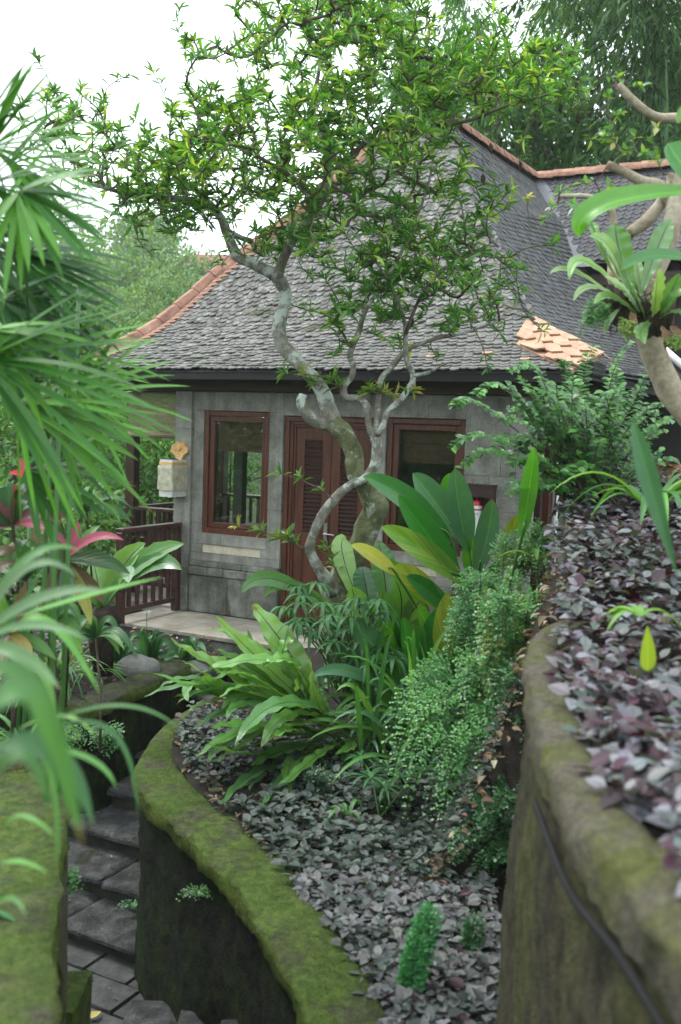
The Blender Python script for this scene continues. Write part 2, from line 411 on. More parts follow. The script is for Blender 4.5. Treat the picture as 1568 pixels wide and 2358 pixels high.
M['soil'] = stone_mat('garden_soil', [(.006, .005, .004), (.016, .013, .010), (.034, .027, .021)], 14, fine=80, bd=.03, pit=False)
M['rock'] = stone_mat('field_boulder', [(.05, .052, .048), (.095, .096, .09), (.16, .16, .15)], 5, fine=60, bd=.01)
M['moss_top'] = moss_mat('moss_cushion', [(.026, .050, .010), (.062, .098, .019), (.125, .155, .045)], [(.035, .033, .022), (.10, .092, .068)], .56, 5, mid=(.06, .055, .03))
M['moss_side'] = moss_mat('algae_wall', [(.007, .014, .003), (.015, .028, .005), (.034, .052, .011)], [(.004, .0045, .0035), (.014, .014, .011)], .38, 3.0, (1.0, 1.0, .55), mid=(.008, .009, .006), bd=.05, fine=70)
M['moss_lip'] = moss_mat('moss_fringe', [(.03, .055, .006), (.07, .10, .014), (.12, .15, .03)], [(.02, .022, .012), (.05, .05, .03)], .75, 6, mid=(.02, .028, .008))
M['wall_r'] = moss_mat('ochre_algae_wall', [(.032, .036, .012), (.062, .064, .024), (.11, .105, .05)], [(.022, .020, .015), (.075, .064, .048)], .36, 2.6, (1.4, 1.4, .30), mid=(.05, .042, .028), bd=.05, fine=80)
M['coping_r'] = moss_mat('worn_mossy_coping', [(.04, .048, .012), (.08, .086, .028), (.13, .125, .055)], [(.055, .048, .038), (.14, .122, .10)], .34, 6, mid=(.10, .085, .07))
M['bark'] = stone_mat('lichen_bark', [(.075, .065, .05), (.17, .155, .125), (.28, .27, .235)], 12, fine=50, bd=.03, lichen=((.38, .42, .38), 8.0, .50), tilevar=False, pit=False)
M['bark_moss'] = stone_mat('mossy_bark', [(.045, .052, .022), (.11, .12, .055), (.20, .20, .13)], 11, fine=45, bd=.035, lichen=((.36, .40, .34), 7.0, .56), tilevar=False, pit=False)
M['twig'] = stone_mat('brown_twig', [(.045, .032, .026), (.095, .07, .055), (.15, .125, .105)], 14, fine=60, tilevar=False, pit=False, bd=.004)
M['pale_bark'] = stone_mat('pale_smooth_bark', [(.14, .11, .075), (.27, .225, .165), (.40, .35, .28)], 5, fine=40, bd=.006, tilevar=False, pit=False, lichen=((.16, .075, .035), 5, .66))
M['fibre'] = stone_mat('dark_root_fibre', [(.010, .008, .006), (.028, .02, .014), (.06, .045, .03)], 25, fine=90, bd=.03, tilevar=False)
M['white'] = plain_mat('white_paint', (.62, .62, .60), .5)
M['cloth'] = plain_mat('faded_cloth', (.50, .50, .46), .8, vary=.3, sc=12)
M['gold'] = stone_mat('gilt_brocade', [(.30, .27, .17), (.44, .41, .30), (.55, .53, .44)], 16, fine=90, bd=.006, pit=False, rough=.55)
M['carved'] = stone_mat('ochre_paras_stone', [(.46, .26, .09), (.62, .38, .16), (.7, .48, .24)], 14, pit=False)
M['red'] = plain_mat('red_enamel', (.45, .015, .02), .25, vary=.1)
M['steel'] = plain_mat('brushed_steel', (.5, .5, .5), .35, 1.0)
M['paper'] = plain_mat('white_label', (.75, .75, .74), .5, vary=.05)
M['ink'] = plain_mat('dark_print', (.03, .03, .035), .6)
M['rubber'] = plain_mat('black_rubber', (.007, .007, .0075), .7, spec=.2)
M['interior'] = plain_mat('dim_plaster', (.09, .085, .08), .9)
M['blind'] = wood_mat('bamboo_blind', (.10, .04, .025), (.24, .12, .08), .7, (2, 30, 120))
M['blind_p'] = wood_mat('pale_bamboo_blind', (.16, .12, .075), (.36, .29, .20), .75, (2, 30, 120))
def glass_mat():
    m, t, p, out = newmat('window_glass'); t.nodes.remove(p)
    tr = nd(t, 'ShaderNodeBsdfTransparent'); tr.inputs[0].default_value = (.86, .9, .88, 1)
    gl = nd(t, 'ShaderNodeBsdfGlossy'); gl.inputs['Roughness'].default_value = .02
    fr = nd(t, 'ShaderNodeFresnel'); fr.inputs[0].default_value = 1.5
    ms = nd(t, 'ShaderNodeMixShader'); t.links.new(math_(t, 'MULTIPLY', fr.outputs[0], 1.7, True), ms.inputs[0])
    t.links.new(tr.outputs[0], ms.inputs[1]); t.links.new(gl.outputs[0], ms.inputs[2]); t.links.new(ms.outputs[0], out.inputs[0]); return m
M['glass'] = glass_mat()
L_ = {}
L_['tree'] = leaf_mat('tree_leaf', .48, .34, coat=.2, ribw=.08)
L_['far'] = leaf_mat('far_foliage', .35, .6, ribw=0, spec=.3)
L_['nest'] = leaf_mat('nest_fern_frond', .36, .30, coat=.6, ribw=.035, dark_rib=True, vein=.4, veinf=12, wear=.75)
L_['heli'] = leaf_mat('heliconia_leaf', .34, .36, coat=.35, rib=(1.7, 1.6, 1.0), ribw=.035, vein=.6, veinf=11, wear=.75)
L_['heli_y'] = leaf_mat('yellowing_heliconia_leaf', .36, .38, coat=.25, rib=(1.3, 1.2, .9), ribw=.035, vein=.45, veinf=11, stripe=((.50, .46, .10), .8), wear=.75)
L_['blade'] = leaf_mat('blade_leaf', .34, .46, coat=.05, ribw=.05, vein=.12, veinf=2, spec=.35, wear=.75)
L_['fine'] = leaf_mat('fine_leaf', .34, .4, ribw=0)
L_['cover'] = leaf_mat('ground_cover_leaf', .18, .45, rib=(.62, .66, .62), ribw=.07, vein=.5, veinf=5, spec=.45, wear=.75)
L_['dead'] = leaf_mat('dead_leaf', .15, .75, ribw=.05, rib=(.7, .7, .7), spec=.2)
# ================================================================= SETTING: ground, beds, steps
def structure(o): o['kind'] = 'structure'; return o
def sstep(a, b, x):
    t = np.clip((x-a)/(b-a), 0, 1); return t*t*(3-2*t)
# the lower ground, one sheet to the horizon
def ground_grid():
    xs = np.concatenate([np.linspace(-900, -30, 12), np.linspace(-24, 24, 33), np.linspace(30, 900, 12)])
    ys = np.concatenate([np.linspace(-200, -8, 6), np.linspace(-4, 40, 45), np.linspace(50, 1500, 18)])
    X, Y = np.meshgrid(xs, ys); Z = np.full_like(X, -1.24) - 1.4*sstep(12, 30, Y)
    V = np.stack([X.ravel(), Y.ravel(), Z.ravel()], 1); n = len(xs)
    F = np.array([(j*n+i, j*n+i+1, (j+1)*n+i+1, (j+1)*n+i) for j in range(len(ys)-1) for i in range(n-1)])
    return V, F
V, F = ground_grid()
M['earth'] = stone_mat('overgrown_ground', [(.02, .03, .012), (.04, .06, .02), (.07, .09, .03)], 1.2, fine=12, pit=False)
structure(mk('ground', V, F, M['earth'], smooth=True))

# planter soil and the bank that climbs to the upper bed on the right
XE = lambda y: np.interp(y, [2.5, 3.2, 3.6, 4.3, 4.8, 5.5, 6.0, 6.5, 7.0, 8.5], [.95, 1.02, 1.06, 1.02, 1.12, 1.34, 1.52, 1.78, 2.1, 3.0])
def upper_z(x, y): return 1.20 + .15*np.clip(y-3.2, 0, 2.6) + .07*np.clip(x-1.0, 0, 3) - 1.3*sstep(6.9, 8.0, y)
def soil_z(x, y):
    base = -.05 + .10*sstep(4.2, 6.5, y) + .03*np.sin(3.1*x+1.7*y)
    xe = XE(y); k = sstep(xe-.62, xe+.06, x)
    return base*(1-k) + upper_z(x, y)*k
POUT = [(-.62, 7.7), (-.82, 7.3), (-1.02, 6.79), (-1.11, 6.29), (-1.12, 5.82), (-1.05, 5.42), (-.75, 4.89), (-.47, 4.4), (-.28, 4.0), (-.11, 3.57), (-.01, 3.2), (.03, 2.8), (.05, 2.2), (.06, 1.6)]
PW = [.17, .165, .16, .17, .21, .28, .26, .26, .25, .23, .22, .22, .22, .22]
def norm2(P, k):
    a = P[max(k-1, 0)]; b = P[min(k+1, len(P)-1)]; d = np.array(b)-np.array(a); d = d/np.linalg.norm(d); return np.array([-d[1], d[0]])
po = np.array(smooth_path([(*p, w_) for p, w_ in zip(POUT, PW)], 6))
pn = np.array([norm2(po[:, :2].tolist(), k) for k in range(len(po))])
def x_inner(y):                                            # inner edge of the planter coping at this depth
    q = po[:, :2]+pn*po[:, 2:3]*.9; o = np.argsort(q[:, 1]); return np.interp(y, q[o, 1], q[o, 0])
def soil_patch():
    ys = np.linspace(2.0, 8.6, 90); V = []; n = 70
    for y in ys:
        x0 = float(x_inner(min(y, 7.6)))-.03
        xr = 3.6
        for k in range(n):
            t = k/(n-1); x = x0+(xr-x0)*(t**1.5)
            z = float(soil_z(x, y))
            wl = np.interp(y, [1.2, 2.0, 2.66, 3.05, 3.57, 3.95, 4.25, 4.55], [.64, .60, .64, .70, .79, .95, 1.22, 1.57])
            if y < 4.5: z = float(upper_z(x, y))-.02 if x > wl+.03 else min(z, float(-.05+.03*math.sin(3.1*x+1.7*y)))
            V.append((x, y, z+.015*mnoise.noise((x*9, y*9, 0))))
    F = np.array([(j*n+i, j*n+i+1, (j+1)*n+i+1, (j+1)*n+i) for j in range(len(ys)-1) for i in range(n-1)])
    return V, F
V, F = soil_patch(); structure(mk('garden_bed', V, F, M['soil'], smooth=True))

# a wall that follows a line in plan: vertical face, mossy coping with an overhanging lip
def plan_wall(name, label, line, zb, zt, mats, lip=.035, lipt=.11, batter=0.0, jit=.012, bulge=.02, parent=None, zfun=None, tufts=0):
    tp = np.array([.6, .9, 1.2, 1.4, 1.6, 1.6, 1.6, 1.4]); tp = tp/tp.sum()
    """line: rows (x, y, coping width); the wall's visible face lies on the right-hand side of travel turned outwards"""
    t_ = thing(name, label, 'wall', (float(line[len(line)//2][0]), float(line[len(line)//2][1]), zb))
    L = np.array(line); n = len(L); nn = np.array([norm2(L[:, :2].tolist(), k) for k in range(n)])
    zs = np.linspace(0, 1, 44); V = []; m = len(zs)
    for k in range(n):
        ztk = zt if zfun is None else zfun(L[k, 0], L[k, 1])
        for s in zs:
            z = zb+(ztk-lipt*.8-zb)*s
            off = -batter*(1-s) + bulge*mnoise.noise((L[k, 0]*2.2, L[k, 1]*2.2, z*2.5)) + .012*mnoise.noise((L[k, 0]*12, L[k, 1]*12, z*12)) + .007*mnoise.noise((L[k, 0]*34, L[k, 1]*34, z*34))
            p = L[k, :2]+nn[k]*(off)
            V.append((p[0], p[1], z))
    F = [(k*m+j, (k+1)*m+j, (k+1)*m+j+1, k*m+j+1) for k in range(n-1) for j in range(m-1)]
    mk('wall_face', V, F, mats[0], t_, smooth=True)
    # coping: outer underside, outer edge, rounded, top, inner edge
    V = []; prof = []
    for k in range(n):
        w_ = L[k, 2]; ztk = zt if zfun is None else zfun(L[k, 0], L[k, 1])
        sec = [(.03, -lipt), (-lip*.75, -lipt*1.02), (-lip, -lipt*.9), (-lip*1.03, -lipt*.4), (-lip*.95, -.018), (-lip*.5, -.001), (w_*.25, .004), (w_*.5, .006), (w_*.75, .003), (w_, -.006), (w_+.02, -.07)]
        for j, (a, dz) in enumerate(sec):
            q = mnoise.noise((L[k, 0]*5, L[k, 1]*5, j*.7)); q2 = mnoise.noise((L[k, 0]*23, L[k, 1]*23, j*1.3))
            p = L[k, :2]+nn[k]*(a+(jit*1.2*q+jit*.6*q2)*(1 if j < 6 else .5))
            V.append((p[0], p[1], ztk+dz+jit*.55*q+jit*.45*q2))
    m = 11; F = []; mi = []
    for k in range(n-1):
        for j in range(m-1):
            F.append((k*m+j, (k+1)*m+j, (k+1)*m+j+1, k*m+j+1)); mi.append(1 if j < 4 else 0)
    F += [tuple(range(m)), tuple((n-1)*m+j for j in range(m-1, -1, -1))]; mi += [1, 1]
    mk('coping', V, F, [mats[1], mats[2]], t_, smooth=True, mi=mi)
    if tufts:
        A_ = np.array(V).reshape(n, m, 3); k_ = rng.integers(0, n-1, tufts); j_ = rng.choice(np.arange(1, m-2), tufts, p=tp)
        s_, r_ = rng.random((tufts, 1)), rng.random((tufts, 1)); p_ = (A_[k_, j_]*(1-s_)+A_[k_+1, j_]*s_)*(1-r_)+(A_[k_, j_+1]*(1-s_)+A_[k_+1, j_+1]*s_)*r_
        e1 = A_[k_+1, j_]-A_[k_, j_]; e2 = A_[k_, j_+1]-A_[k_, j_]; nv = np.cross(e1, e2); nv /= np.maximum(np.linalg.norm(nv, axis=1, keepdims=True), 1e-9); nv[nv[:, 2] < -.3] *= -1
        D_ = nv+rng.normal(0, .5, (tufts, 3)); L_g = rng.uniform(.003, .008, tufts)
        lw_ = np.array([mnoise.noise(Vector(q)*3.0) for q in p_]); cc = np.where((lw_ > .18)[:, None], palette(tufts, [(.09, .08, .035), (.07, .075, .02)]), palette(tufts, [(.045, .065, .012), (.075, .10, .02), (.12, .14, .035)]))
        keep = np.array([mnoise.noise(Vector(q)*4.5+Vector((5, 2, 1))) for q in p_]) > -.12; p_, nv, D_, L_g, cc = p_[keep], nv[keep], D_[keep], L_g[keep], cc[keep]; tufts = len(p_)
        V2, F2, UV2 = scatter(p_-nv*.002, D_, rng.normal(0, 1, (tufts, 3)), L_g, L_g*.55, LT_Q, LT_QF)
        mk('moss', V2, F2, L_['fine'], t_, False, UV2, rep(cc, LT_Q))['kind'] = 'stuff'
    return t_
def dens(P, sub): return np.array(smooth_path(P, sub))
pl = dens([(*p, w_) for p, w_ in zip(POUT, PW)], 14)
planter = plan_wall('planter_wall', 'curved dark planter wall with bright moss on top beside the stone steps', pl, -1.26, 0.0, (M['moss_side'], M['moss_top'], M['moss_lip']), lip=.045, lipt=.10, jit=.02, bulge=.04, tufts=42000)
ROUT = [(1.5, 4.55, .08), (1.15, 4.25, .08), (.88, 3.95, .08), (.72, 3.57, .08), (.63, 3.05, .08), (.57, 2.66, .085), (.53, 2.3, .09), (.52, 2.02, .09), (.52, 1.82, .10), (.54, 1.64, .10), (.55, 1.49, .10), (.57, 1.2, .10), (.6, .8, .10)]
rwall = plan_wall('retaining_wall', 'tall ochre-stained retaining wall in the right foreground below purple leaves', dens(ROUT, 10), -.15, 1.25, (M['wall_r'], M['coping_r'], M['coping_r']), lip=.03, lipt=.12, batter=.07, jit=.018, bulge=.03, tufts=3000)
# black cable under the coping lip
pts = [Vector((x-.045, y, 1.25-.128+.006*math.sin(y*9))) for x, y, _ in dens(ROUT[6:], 5)]
cb = MB().tube(pts, .0085, 8); o = cb.build('cable', M['rubber'], None, True)
tag(o, 'black cable running under the coping of the right foreground wall', 'cable')

# steps (aligned with the house) and the paved landing at their foot
LZ = -1.20
SI = [-4.24, -3.90, -3.57, -3.23, -2.88, -2.50, -2.09, -1.7]; SZ = [-1.075+.143*k for k in range(8)]
st = thing('stone_steps', None, None, tuple(HW(2.3, -3, LZ))); st['kind'] = 'structure'
def rough_block(name, parent, u0, u1, i0, i1, z0, z1, mat, c=.03, amp=.012, seed=0, house=True, seg=.06):
    """a hewn block: rounded box with uneven faces"""
    nu = max(2, int((u1-u0)/seg)); ni = max(2, int((i1-i0)/seg)); V = []; F = []; idx = {}
    nz = 3
    def pt(a, b, d):
        k = (a, b, d)
        if k in idx: return idx[k]
        u = u0+(u1-u0)*a/nu; i = i0+(i1-i0)*b/ni; z = z0+(z1-z0)*d/nz
        eu = c*(1 if a == 0 else -1 if a == nu else 0); ei = c*(1 if b == 0 else -1 if b == ni else 0); ez = c*(1 if d == 0 else -1 if d == nz else 0)
        ne = (eu != 0)+(ei != 0)+(ez != 0)
        if ne >= 2: u += eu*.35; i += ei*.35; z += ez*.35
        q = mnoise.noise((u*7+seed, i*7, z*7)); q2 = mnoise.noise((u*19+seed, i*19, z*19+3))
        u += amp*q; i += amp*mnoise.noise((u*6, i*6+seed, z*6)); z += amp*.6*q+amp*.35*q2
        p = HW(u, i, z) if house else Vector((u, i, z))
        idx[k] = len(V); V.append(p); return idx[k]
    for a in range(nu):
        for b in range(ni):
            F.append((pt(a, b, nz), pt(a+1, b, nz), pt(a+1, b+1, nz), pt(a, b+1, nz)))
            F.append((pt(a, b, 0), pt(a, b+1, 0), pt(a+1, b+1, 0), pt(a+1, b, 0)))
    for d in range(nz):
        for a in range(nu):
            F.append((pt(a, 0, d), pt(a+1, 0, d), pt(a+1, 0, d+1), pt(a, 0, d+1)))
            F.append((pt(a, ni, d), pt(a, ni, d+1), pt(a+1, ni, d+1), pt(a+1, ni, d)))
        for b in range(ni):
            F.append((pt(0, b, d), pt(0, b, d+1), pt(0, b+1, d+1), pt(0, b+1, d)))
            F.append((pt(nu, b, d), pt(nu, b+1, d), pt(nu, b+1, d+1), pt(nu, b, d+1)))
    return mk(name, V, F, mat, parent, smooth=False)
UL = [1.62, 1.62, 1.66, 1.78, 1.78, 1.76, 1.72, 1.70]
for k in range(8):
    u = UL[k]; e = 3.9
    cuts = [u]; 
    while cuts[-1] < e-.5: cuts.append(cuts[-1]+random.uniform(.6, 1.0))
    cuts[-1] = e
    nxt = SI[k+1] if k < 7 else SI[k]+.8
    for a, b in zip(cuts[:-1], cuts[1:]):
        rough_block('step_block', st, a+.002, b-.002, SI[k]+random.uniform(-.01, .01), nxt+.10, SZ[k]-.065, SZ[k]+random.uniform(-.005, .005), M['step'], c=.03, amp=.014, seed=k*7+a, seg=.04)
# solid core under the steps, its risers coloured darker than the treads to read as shaded
M['riser'] = stone_mat('shaded_riser', [(.012, .012, .009), (.03, .029, .023), (.06, .056, .045)], 6, fine=50, bd=.02)
mb = MB()
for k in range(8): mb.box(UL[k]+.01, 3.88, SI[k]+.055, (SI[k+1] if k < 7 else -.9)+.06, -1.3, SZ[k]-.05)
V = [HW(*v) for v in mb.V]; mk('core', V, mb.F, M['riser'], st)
# landing pavers
pv = thing('paving', None, None, tuple(HW(2.4, -5, LZ))); pv['kind'] = 'structure'
bx = MB(); bx.box(.2, 5.2, -6.8, -3.9, -1.30, LZ-.03); mk('bedding', [HW(*v) for v in bx.V], bx.F, M['soil'], pv)
i = -4.12; row = 0
while i > -6.6:
    d = random.uniform(.24, .30); u = .9-random.uniform(0, .3)
    while u < 4.2:
        w_ = random.uniform(.26, .44)
        rough_block('paver', pv, u+.006, u+w_-.006, i-d+.006, i-.006, LZ-.06, LZ+random.uniform(-.006, .006), M['paver'], c=.012, amp=.005, seed=u*3+i, seg=.11)
        u += w_
    i -= d; row += 1
# first blocks of the flight that climbs back towards the viewer
ns = thing('near_steps', None, None, (-.6, 4.7, LZ)); ns['kind'] = 'structure'
for k, (x0, x1, y0, y1, zt_) in enumerate([(-1.03, -.72, 4.55, 5.03, -1.03), (-.71, -.45, 4.25, 4.70, -.87), (-.46, -.20, 3.8, 4.24, -.62), (-1.03, -.72, 4.2, 4.54, -.89), (-.71, -.46, 3.8, 4.24, -.75)]):
    rough_block('step_block', ns, x0, x1, y0, y1, LZ-.02, zt_, M['step'], c=.03, amp=.014, seed=k*5, house=False)

# left bed behind the steps: soil, wall along the steps, wall facing us
lb = MB()
def hquad(mb, pts): mb.add([HW(*p) for p in pts], [tuple(range(len(pts)))])
def left_soil():
    V = []; n = 40
    us = np.linspace(-6.5, 1.66, n); iis = np.linspace(-3.5, 1.2, n)
    for b in iis:
        for a in us:
            z = -.07+.05*mnoise.noise((a*1.7, b*1.7, 0))+.012*mnoise.noise((a*9, b*9, 0)) - .35*float(sstep(0, -5, np.array(a)) if a < 0 else 0)
            if b > -1.0 and a > -.3: z = -.14
            if a > .9 and b > -2.2: z -= .06
            V.append(HW(a, b, z))
    return V, np.array([(j*n+i, j*n+i+1, (j+1)*n+i+1, (j+1)*n+i) for j in range(n-1) for i in range(n-1)])
V, F = left_soil(); structure(mk('left_bed', V, F, M['soil'], smooth=True))
M['bed_coping'] = moss_mat('damp_coping', [(.02, .035, .006), (.04, .062, .011), (.075, .095, .022)], [(.02, .019, .016), (.055, .05, .044)], .34, 5, mid=(.03, .028, .02))
LW = [(1.64, -1.55), (1.66, -1.8), (1.70, -2.2), (1.76, -2.6), (1.81, -3.0), (1.84, -3.28), (1.80, -3.40), (1.68, -3.43), (1.3, -3.45), (.7, -3.47), (0, -3.5), (-1.5, -3.5), (-4, -3.4)]
lw_line = []
for u, i in LW:
    p = HW(u, i, 0); lw_line.append((p.x, p.y, .24))
lwl = dens(lw_line, 8)[::-1]
leftwall = plan_wall('bed_wall', 'dark mossy wall edging the left bed beside the upper steps', lwl, -1.26, 0.0, (M['moss_side'], M['bed_coping'], M['moss_lip']), lip=.03, lipt=.09, jit=.016, bulge=.03, tufts=5000)
# foreground wall at lower left and the mossy block at its foot
FL = [(-.42, 1.1, .62), (-.5, 1.6, .62), (-.63, 2.21, .62), (-.78, 2.73, .62), (-.97, 3.54, .45), (-1.06, 3.9, .32), (-1.14, 4.0, .18), (-1.3, 4.05, .10), (-1.7, 4.06, .1)]
fl = np.array(dens(FL, 10))
fwall = plan_wall('near_wall', 'blurred moss-topped wall in the lower left foreground', fl, -1.26, .6, (M['coping_r'], M['moss_top'], M['moss_lip']), lip=.01, lipt=.06, jit=.02, bulge=.03, tufts=20000)
structure(mk('near_bed', [(-4, .8, .56), (-1.0, .8, .56), (-1.25, 2.7, .55), (-1.42, 3.7, .53), (-1.5, 4.05, .5), (-4, 4.05, .45)], [(0, 1, 2, 3, 4, 5)], M['soil']))
blk = rough_block('mossy_block', None, -1.16, -.89, 3.42, 3.72, -1.22, -.12, M['moss_top'], c=.04, amp=.02, seed=3, house=False)
tag(blk, 'square moss-covered stone block at the foot of the near left wall', 'block')

# ================================================================= HOUSE
house = thing('house', 'grey stone garden house with shingled hipped roof behind the tree', 'house', tuple(H0), rz=-TH, local=True)
G_I = [-.6, -.2, .2, .55, .85, 1.26, 1.69, 2.2, 2.7]; G_Z = [2.53, 2.70, 2.91, 3.14, 3.41, 3.84, 4.31, 4.94, 5.65]
_gp = smooth_path(list(zip(G_I, G_Z)), 8); G_I = [float(p[0]) for p in _gp]; G_Z = [float(p[1]) for p in _gp]
gz = lambda i: float(np.interp(i, G_I, G_Z))
uL = lambda i: float(np.interp(i, [-.6, -.23, .07, .72, 1.13, 1.38, 1.73, 2.7], [-1.02, -.90, -.80, -.60, -.41, -.22, .12, 1.05]))
uR = lambda i: 4.57-(i+.6)*.797
ihr = lambda u: (4.57-u)/.797-.6
hz = lambda u: gz(ihr(u))
cs = lambda u: float(np.interp(u, [1.94, 2.64, 3.01, 4.57], [.03, .13, .09, .03]))
rz_ = lambda u, i: hz(u)+(i-ihr(u))*cs(u)
iv = lambda u: 5.8-(u-2.0)*1.09 if u < 2.9 else 5.0
# --- stone walls: core slab with openings, faced with blocks
wall = MB()
def slab(u0, u1, z0, z1, i0=.03, i1=.26): wall.box(u0, u1, i0, i1, z0, z1)
slab(.0, .345, 0, 2.45); slab(1.165, 1.34, 0, 2.45); slab(2.36, 2.475, 0, 2.45); slab(3.288, 3.85, 0, 2.45)
slab(.345, 1.165, 0, .85); slab(2.475, 3.288, 0, .85); slab(.345, 3.288, 2.155, 2.45, .031, .259)
wallo = wall.build('wall', M['stone'], house)
def block(u0, u1, z0, z1, i0, mat='stone', i1=.03, c=.006, nm='stone_block'):
    b = MB(); b.box(u0+.0008, u1-.0008, i0, i1, z0+.0008, z1-.0008, c*.5, .001); return b.build(nm, M[mat], wallo)
def course(u0, u1, z0, z1, i0, mat='stone', w_=(.28, .5), c=.006):
    cuts = [u0]
    while cuts[-1] < u1-w_[0]: cuts.append(cuts[-1]+random.uniform(*w_))
    if len(cuts) > 1 and u1-cuts[-1] < w_[0]*.6: cuts.pop()
    cuts.append(u1)
    for a, b in zip(cuts[:-1], cuts[1:]): block(a, b, z0, z1, i0+random.uniform(-.002, .002), mat, c=c)
# left corner pillar, plinth first
for z0, z1 in ((0, .28), (.28, .46), (.46, .60)): block(-.005, .215, z0, z1, -.075, 'plinth', c=.012)
for z0, z1 in ((.60, .66),): block(0, .215, z0, z1, -.062, 'plinth', c=.015)
zz = [.66, .93, 1.17, 1.42, 1.68, 1.95, 2.18, 2.345]
for a, b in zip(zz[:-1], zz[1:]): block(0, .212, a, b, -.055)
for a, b in ((.66, .95), (.95, 1.3), (1.3, 1.72), (1.72, 2.15)): block(.212, .345, a, b, -.012)
course(.212, 1.33, 2.15, 2.345, -.022); course(1.33, 2.42, 2.12, 2.345, -.022); course(2.42, 3.29, 2.13, 2.345, -.022)
for a, b in ((.64, 1.15), (1.15, 1.7), (1.7, 2.15)): block(1.167, 1.33, a, b, -.024)
for a, b in ((0, .5), (.5, 1.1), (1.1, 1.7), (1.7, 2.12)): block(2.372, 2.476, a, b, -.024)
for u0, u1 in ((.215, 1.33), (2.475, 3.29)):
    course(u0, u1, 0, .40, -.050, 'plinth', (.4, .6), c=.014); course(u0, u1, .40, .49, -.075, 'plinth', (.2, .34), c=.022); course(u0, u1, .49, .555, -.055, 'plinth', (.3, .5), c=.02)
    course(u0, u1, .555, .64, -.032, 'stone'); course(u0, u0+.14, .64, .735, -.022); course(u1-.24, u1, .64, .735, -.022)
    for k in range(3): block(u0+.14+k*(u1-u0-.38)/3, u0+.14+(k+1)*(u1-u0-.38)/3, .642, .733, -.004, 'cream', c=.002)
    course(u0, u1 if u0 > 1 else 1.167, .735, .855, -.026)
# right pillar with its plinth, and the side face running back
for z0, z1 in ((0, .3), (.3, .6)): course(3.29, 3.86, z0, z1, -.07, 'plinth', (.25, .35), c=.012)
zz = [.6, .95, 1.3, 1.62, 1.98, 2.345]
for a, b in zip(zz[:-1], zz[1:]): course(3.29, 3.852, a, b, -.045, 'stone', (.24, .36))
sd_ = MB(); sd_.box(3.62, 3.845, .261, .36, 0, 2.45); sd_.build('pier', M['stone'], wallo)
# --- the room behind
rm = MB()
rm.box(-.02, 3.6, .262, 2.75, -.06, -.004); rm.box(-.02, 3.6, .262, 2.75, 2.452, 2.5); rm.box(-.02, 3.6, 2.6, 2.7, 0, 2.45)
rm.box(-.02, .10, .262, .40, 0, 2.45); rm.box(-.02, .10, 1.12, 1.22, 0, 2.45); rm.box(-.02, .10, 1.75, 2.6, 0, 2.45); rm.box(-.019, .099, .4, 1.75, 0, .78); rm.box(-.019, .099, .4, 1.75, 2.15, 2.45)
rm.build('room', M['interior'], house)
# furniture edge seen through the left window
mb = MB(); mb.box(.35, .95, .5, .9, .86, .90, .004); mb.box(.4, .9, .52, .88, .004, .858); mb.build('console', M['beam'], house)
# --- windows
def window(u0, u1, z0, z1, nm):
    fr = MB(); w1 = .055
    fr.box(u0+.004, u0+w1, -.004, .1, z0+.003, z1-.003, .006); fr.box(u1-w1, u1-.004, -.004, .1, z0+.003, z1-.003, .006)
    fr.box(u0+w1, u1-w1, -.0035, .099, z1-w1, z1-.003, .006); fr.box(u0+.004, u1-.004, -.012, .1, z0-.012, z0+w1, .006)
    f = fr.build('window', M['wood'], house)
    s = MB(); a, b, c, d = u0+w1+.003, u1-w1-.003, z0+w1+.003, z1-w1-.003; w2 = .055
    s.box(a, a+w2, .02, .075, c, d, .005); s.box(b-w2, b, .02, .075, c, d, .005); s.box(a+w2, b-w2, .0205, .0745, d-w2, d, .005); s.box(a+w2, b-w2, .0205, .0745, c, c+w2, .005)
    s.build('sash', M['wood'], f)
    p = MB(); p.box(a+w2-.004, b-w2+.004, .044, .05, c+w2-.004, d-w2+.004); p.build('pane', M['glass'], f)
    bl = MB(); zt = d-w2-.02; zb = zt-.27; n = 16
    for k in range(n):
        z = zb+(zt-zb)*k/n; bl.box(a+w2+.015, b-w2-.015, .115, .121, z, z+(zt-zb)/n*.82)
    bl.box(a+w2+.012, b-w2-.012, .110, .126, zb-.02, zb-.002); bl.box(a+w2+.016, b-w2-.016, .122, .124, zb, zt+.02); bl.build('blind', M['blind'], f)
    return f
window(.345, 1.165, .857, 2.15, 'l'); window(2.478, 3.286, .857, 2.127, 'r')
cd = MB(); cd.tube([(.62, .1, 1.66), (.62, .1, 1.12)], .008, 6); cd.tube([(.66, .1, 1.66), (.66, .1, 1.0)], .002, 4); cd.build('blind_cord', M['rail'], house)
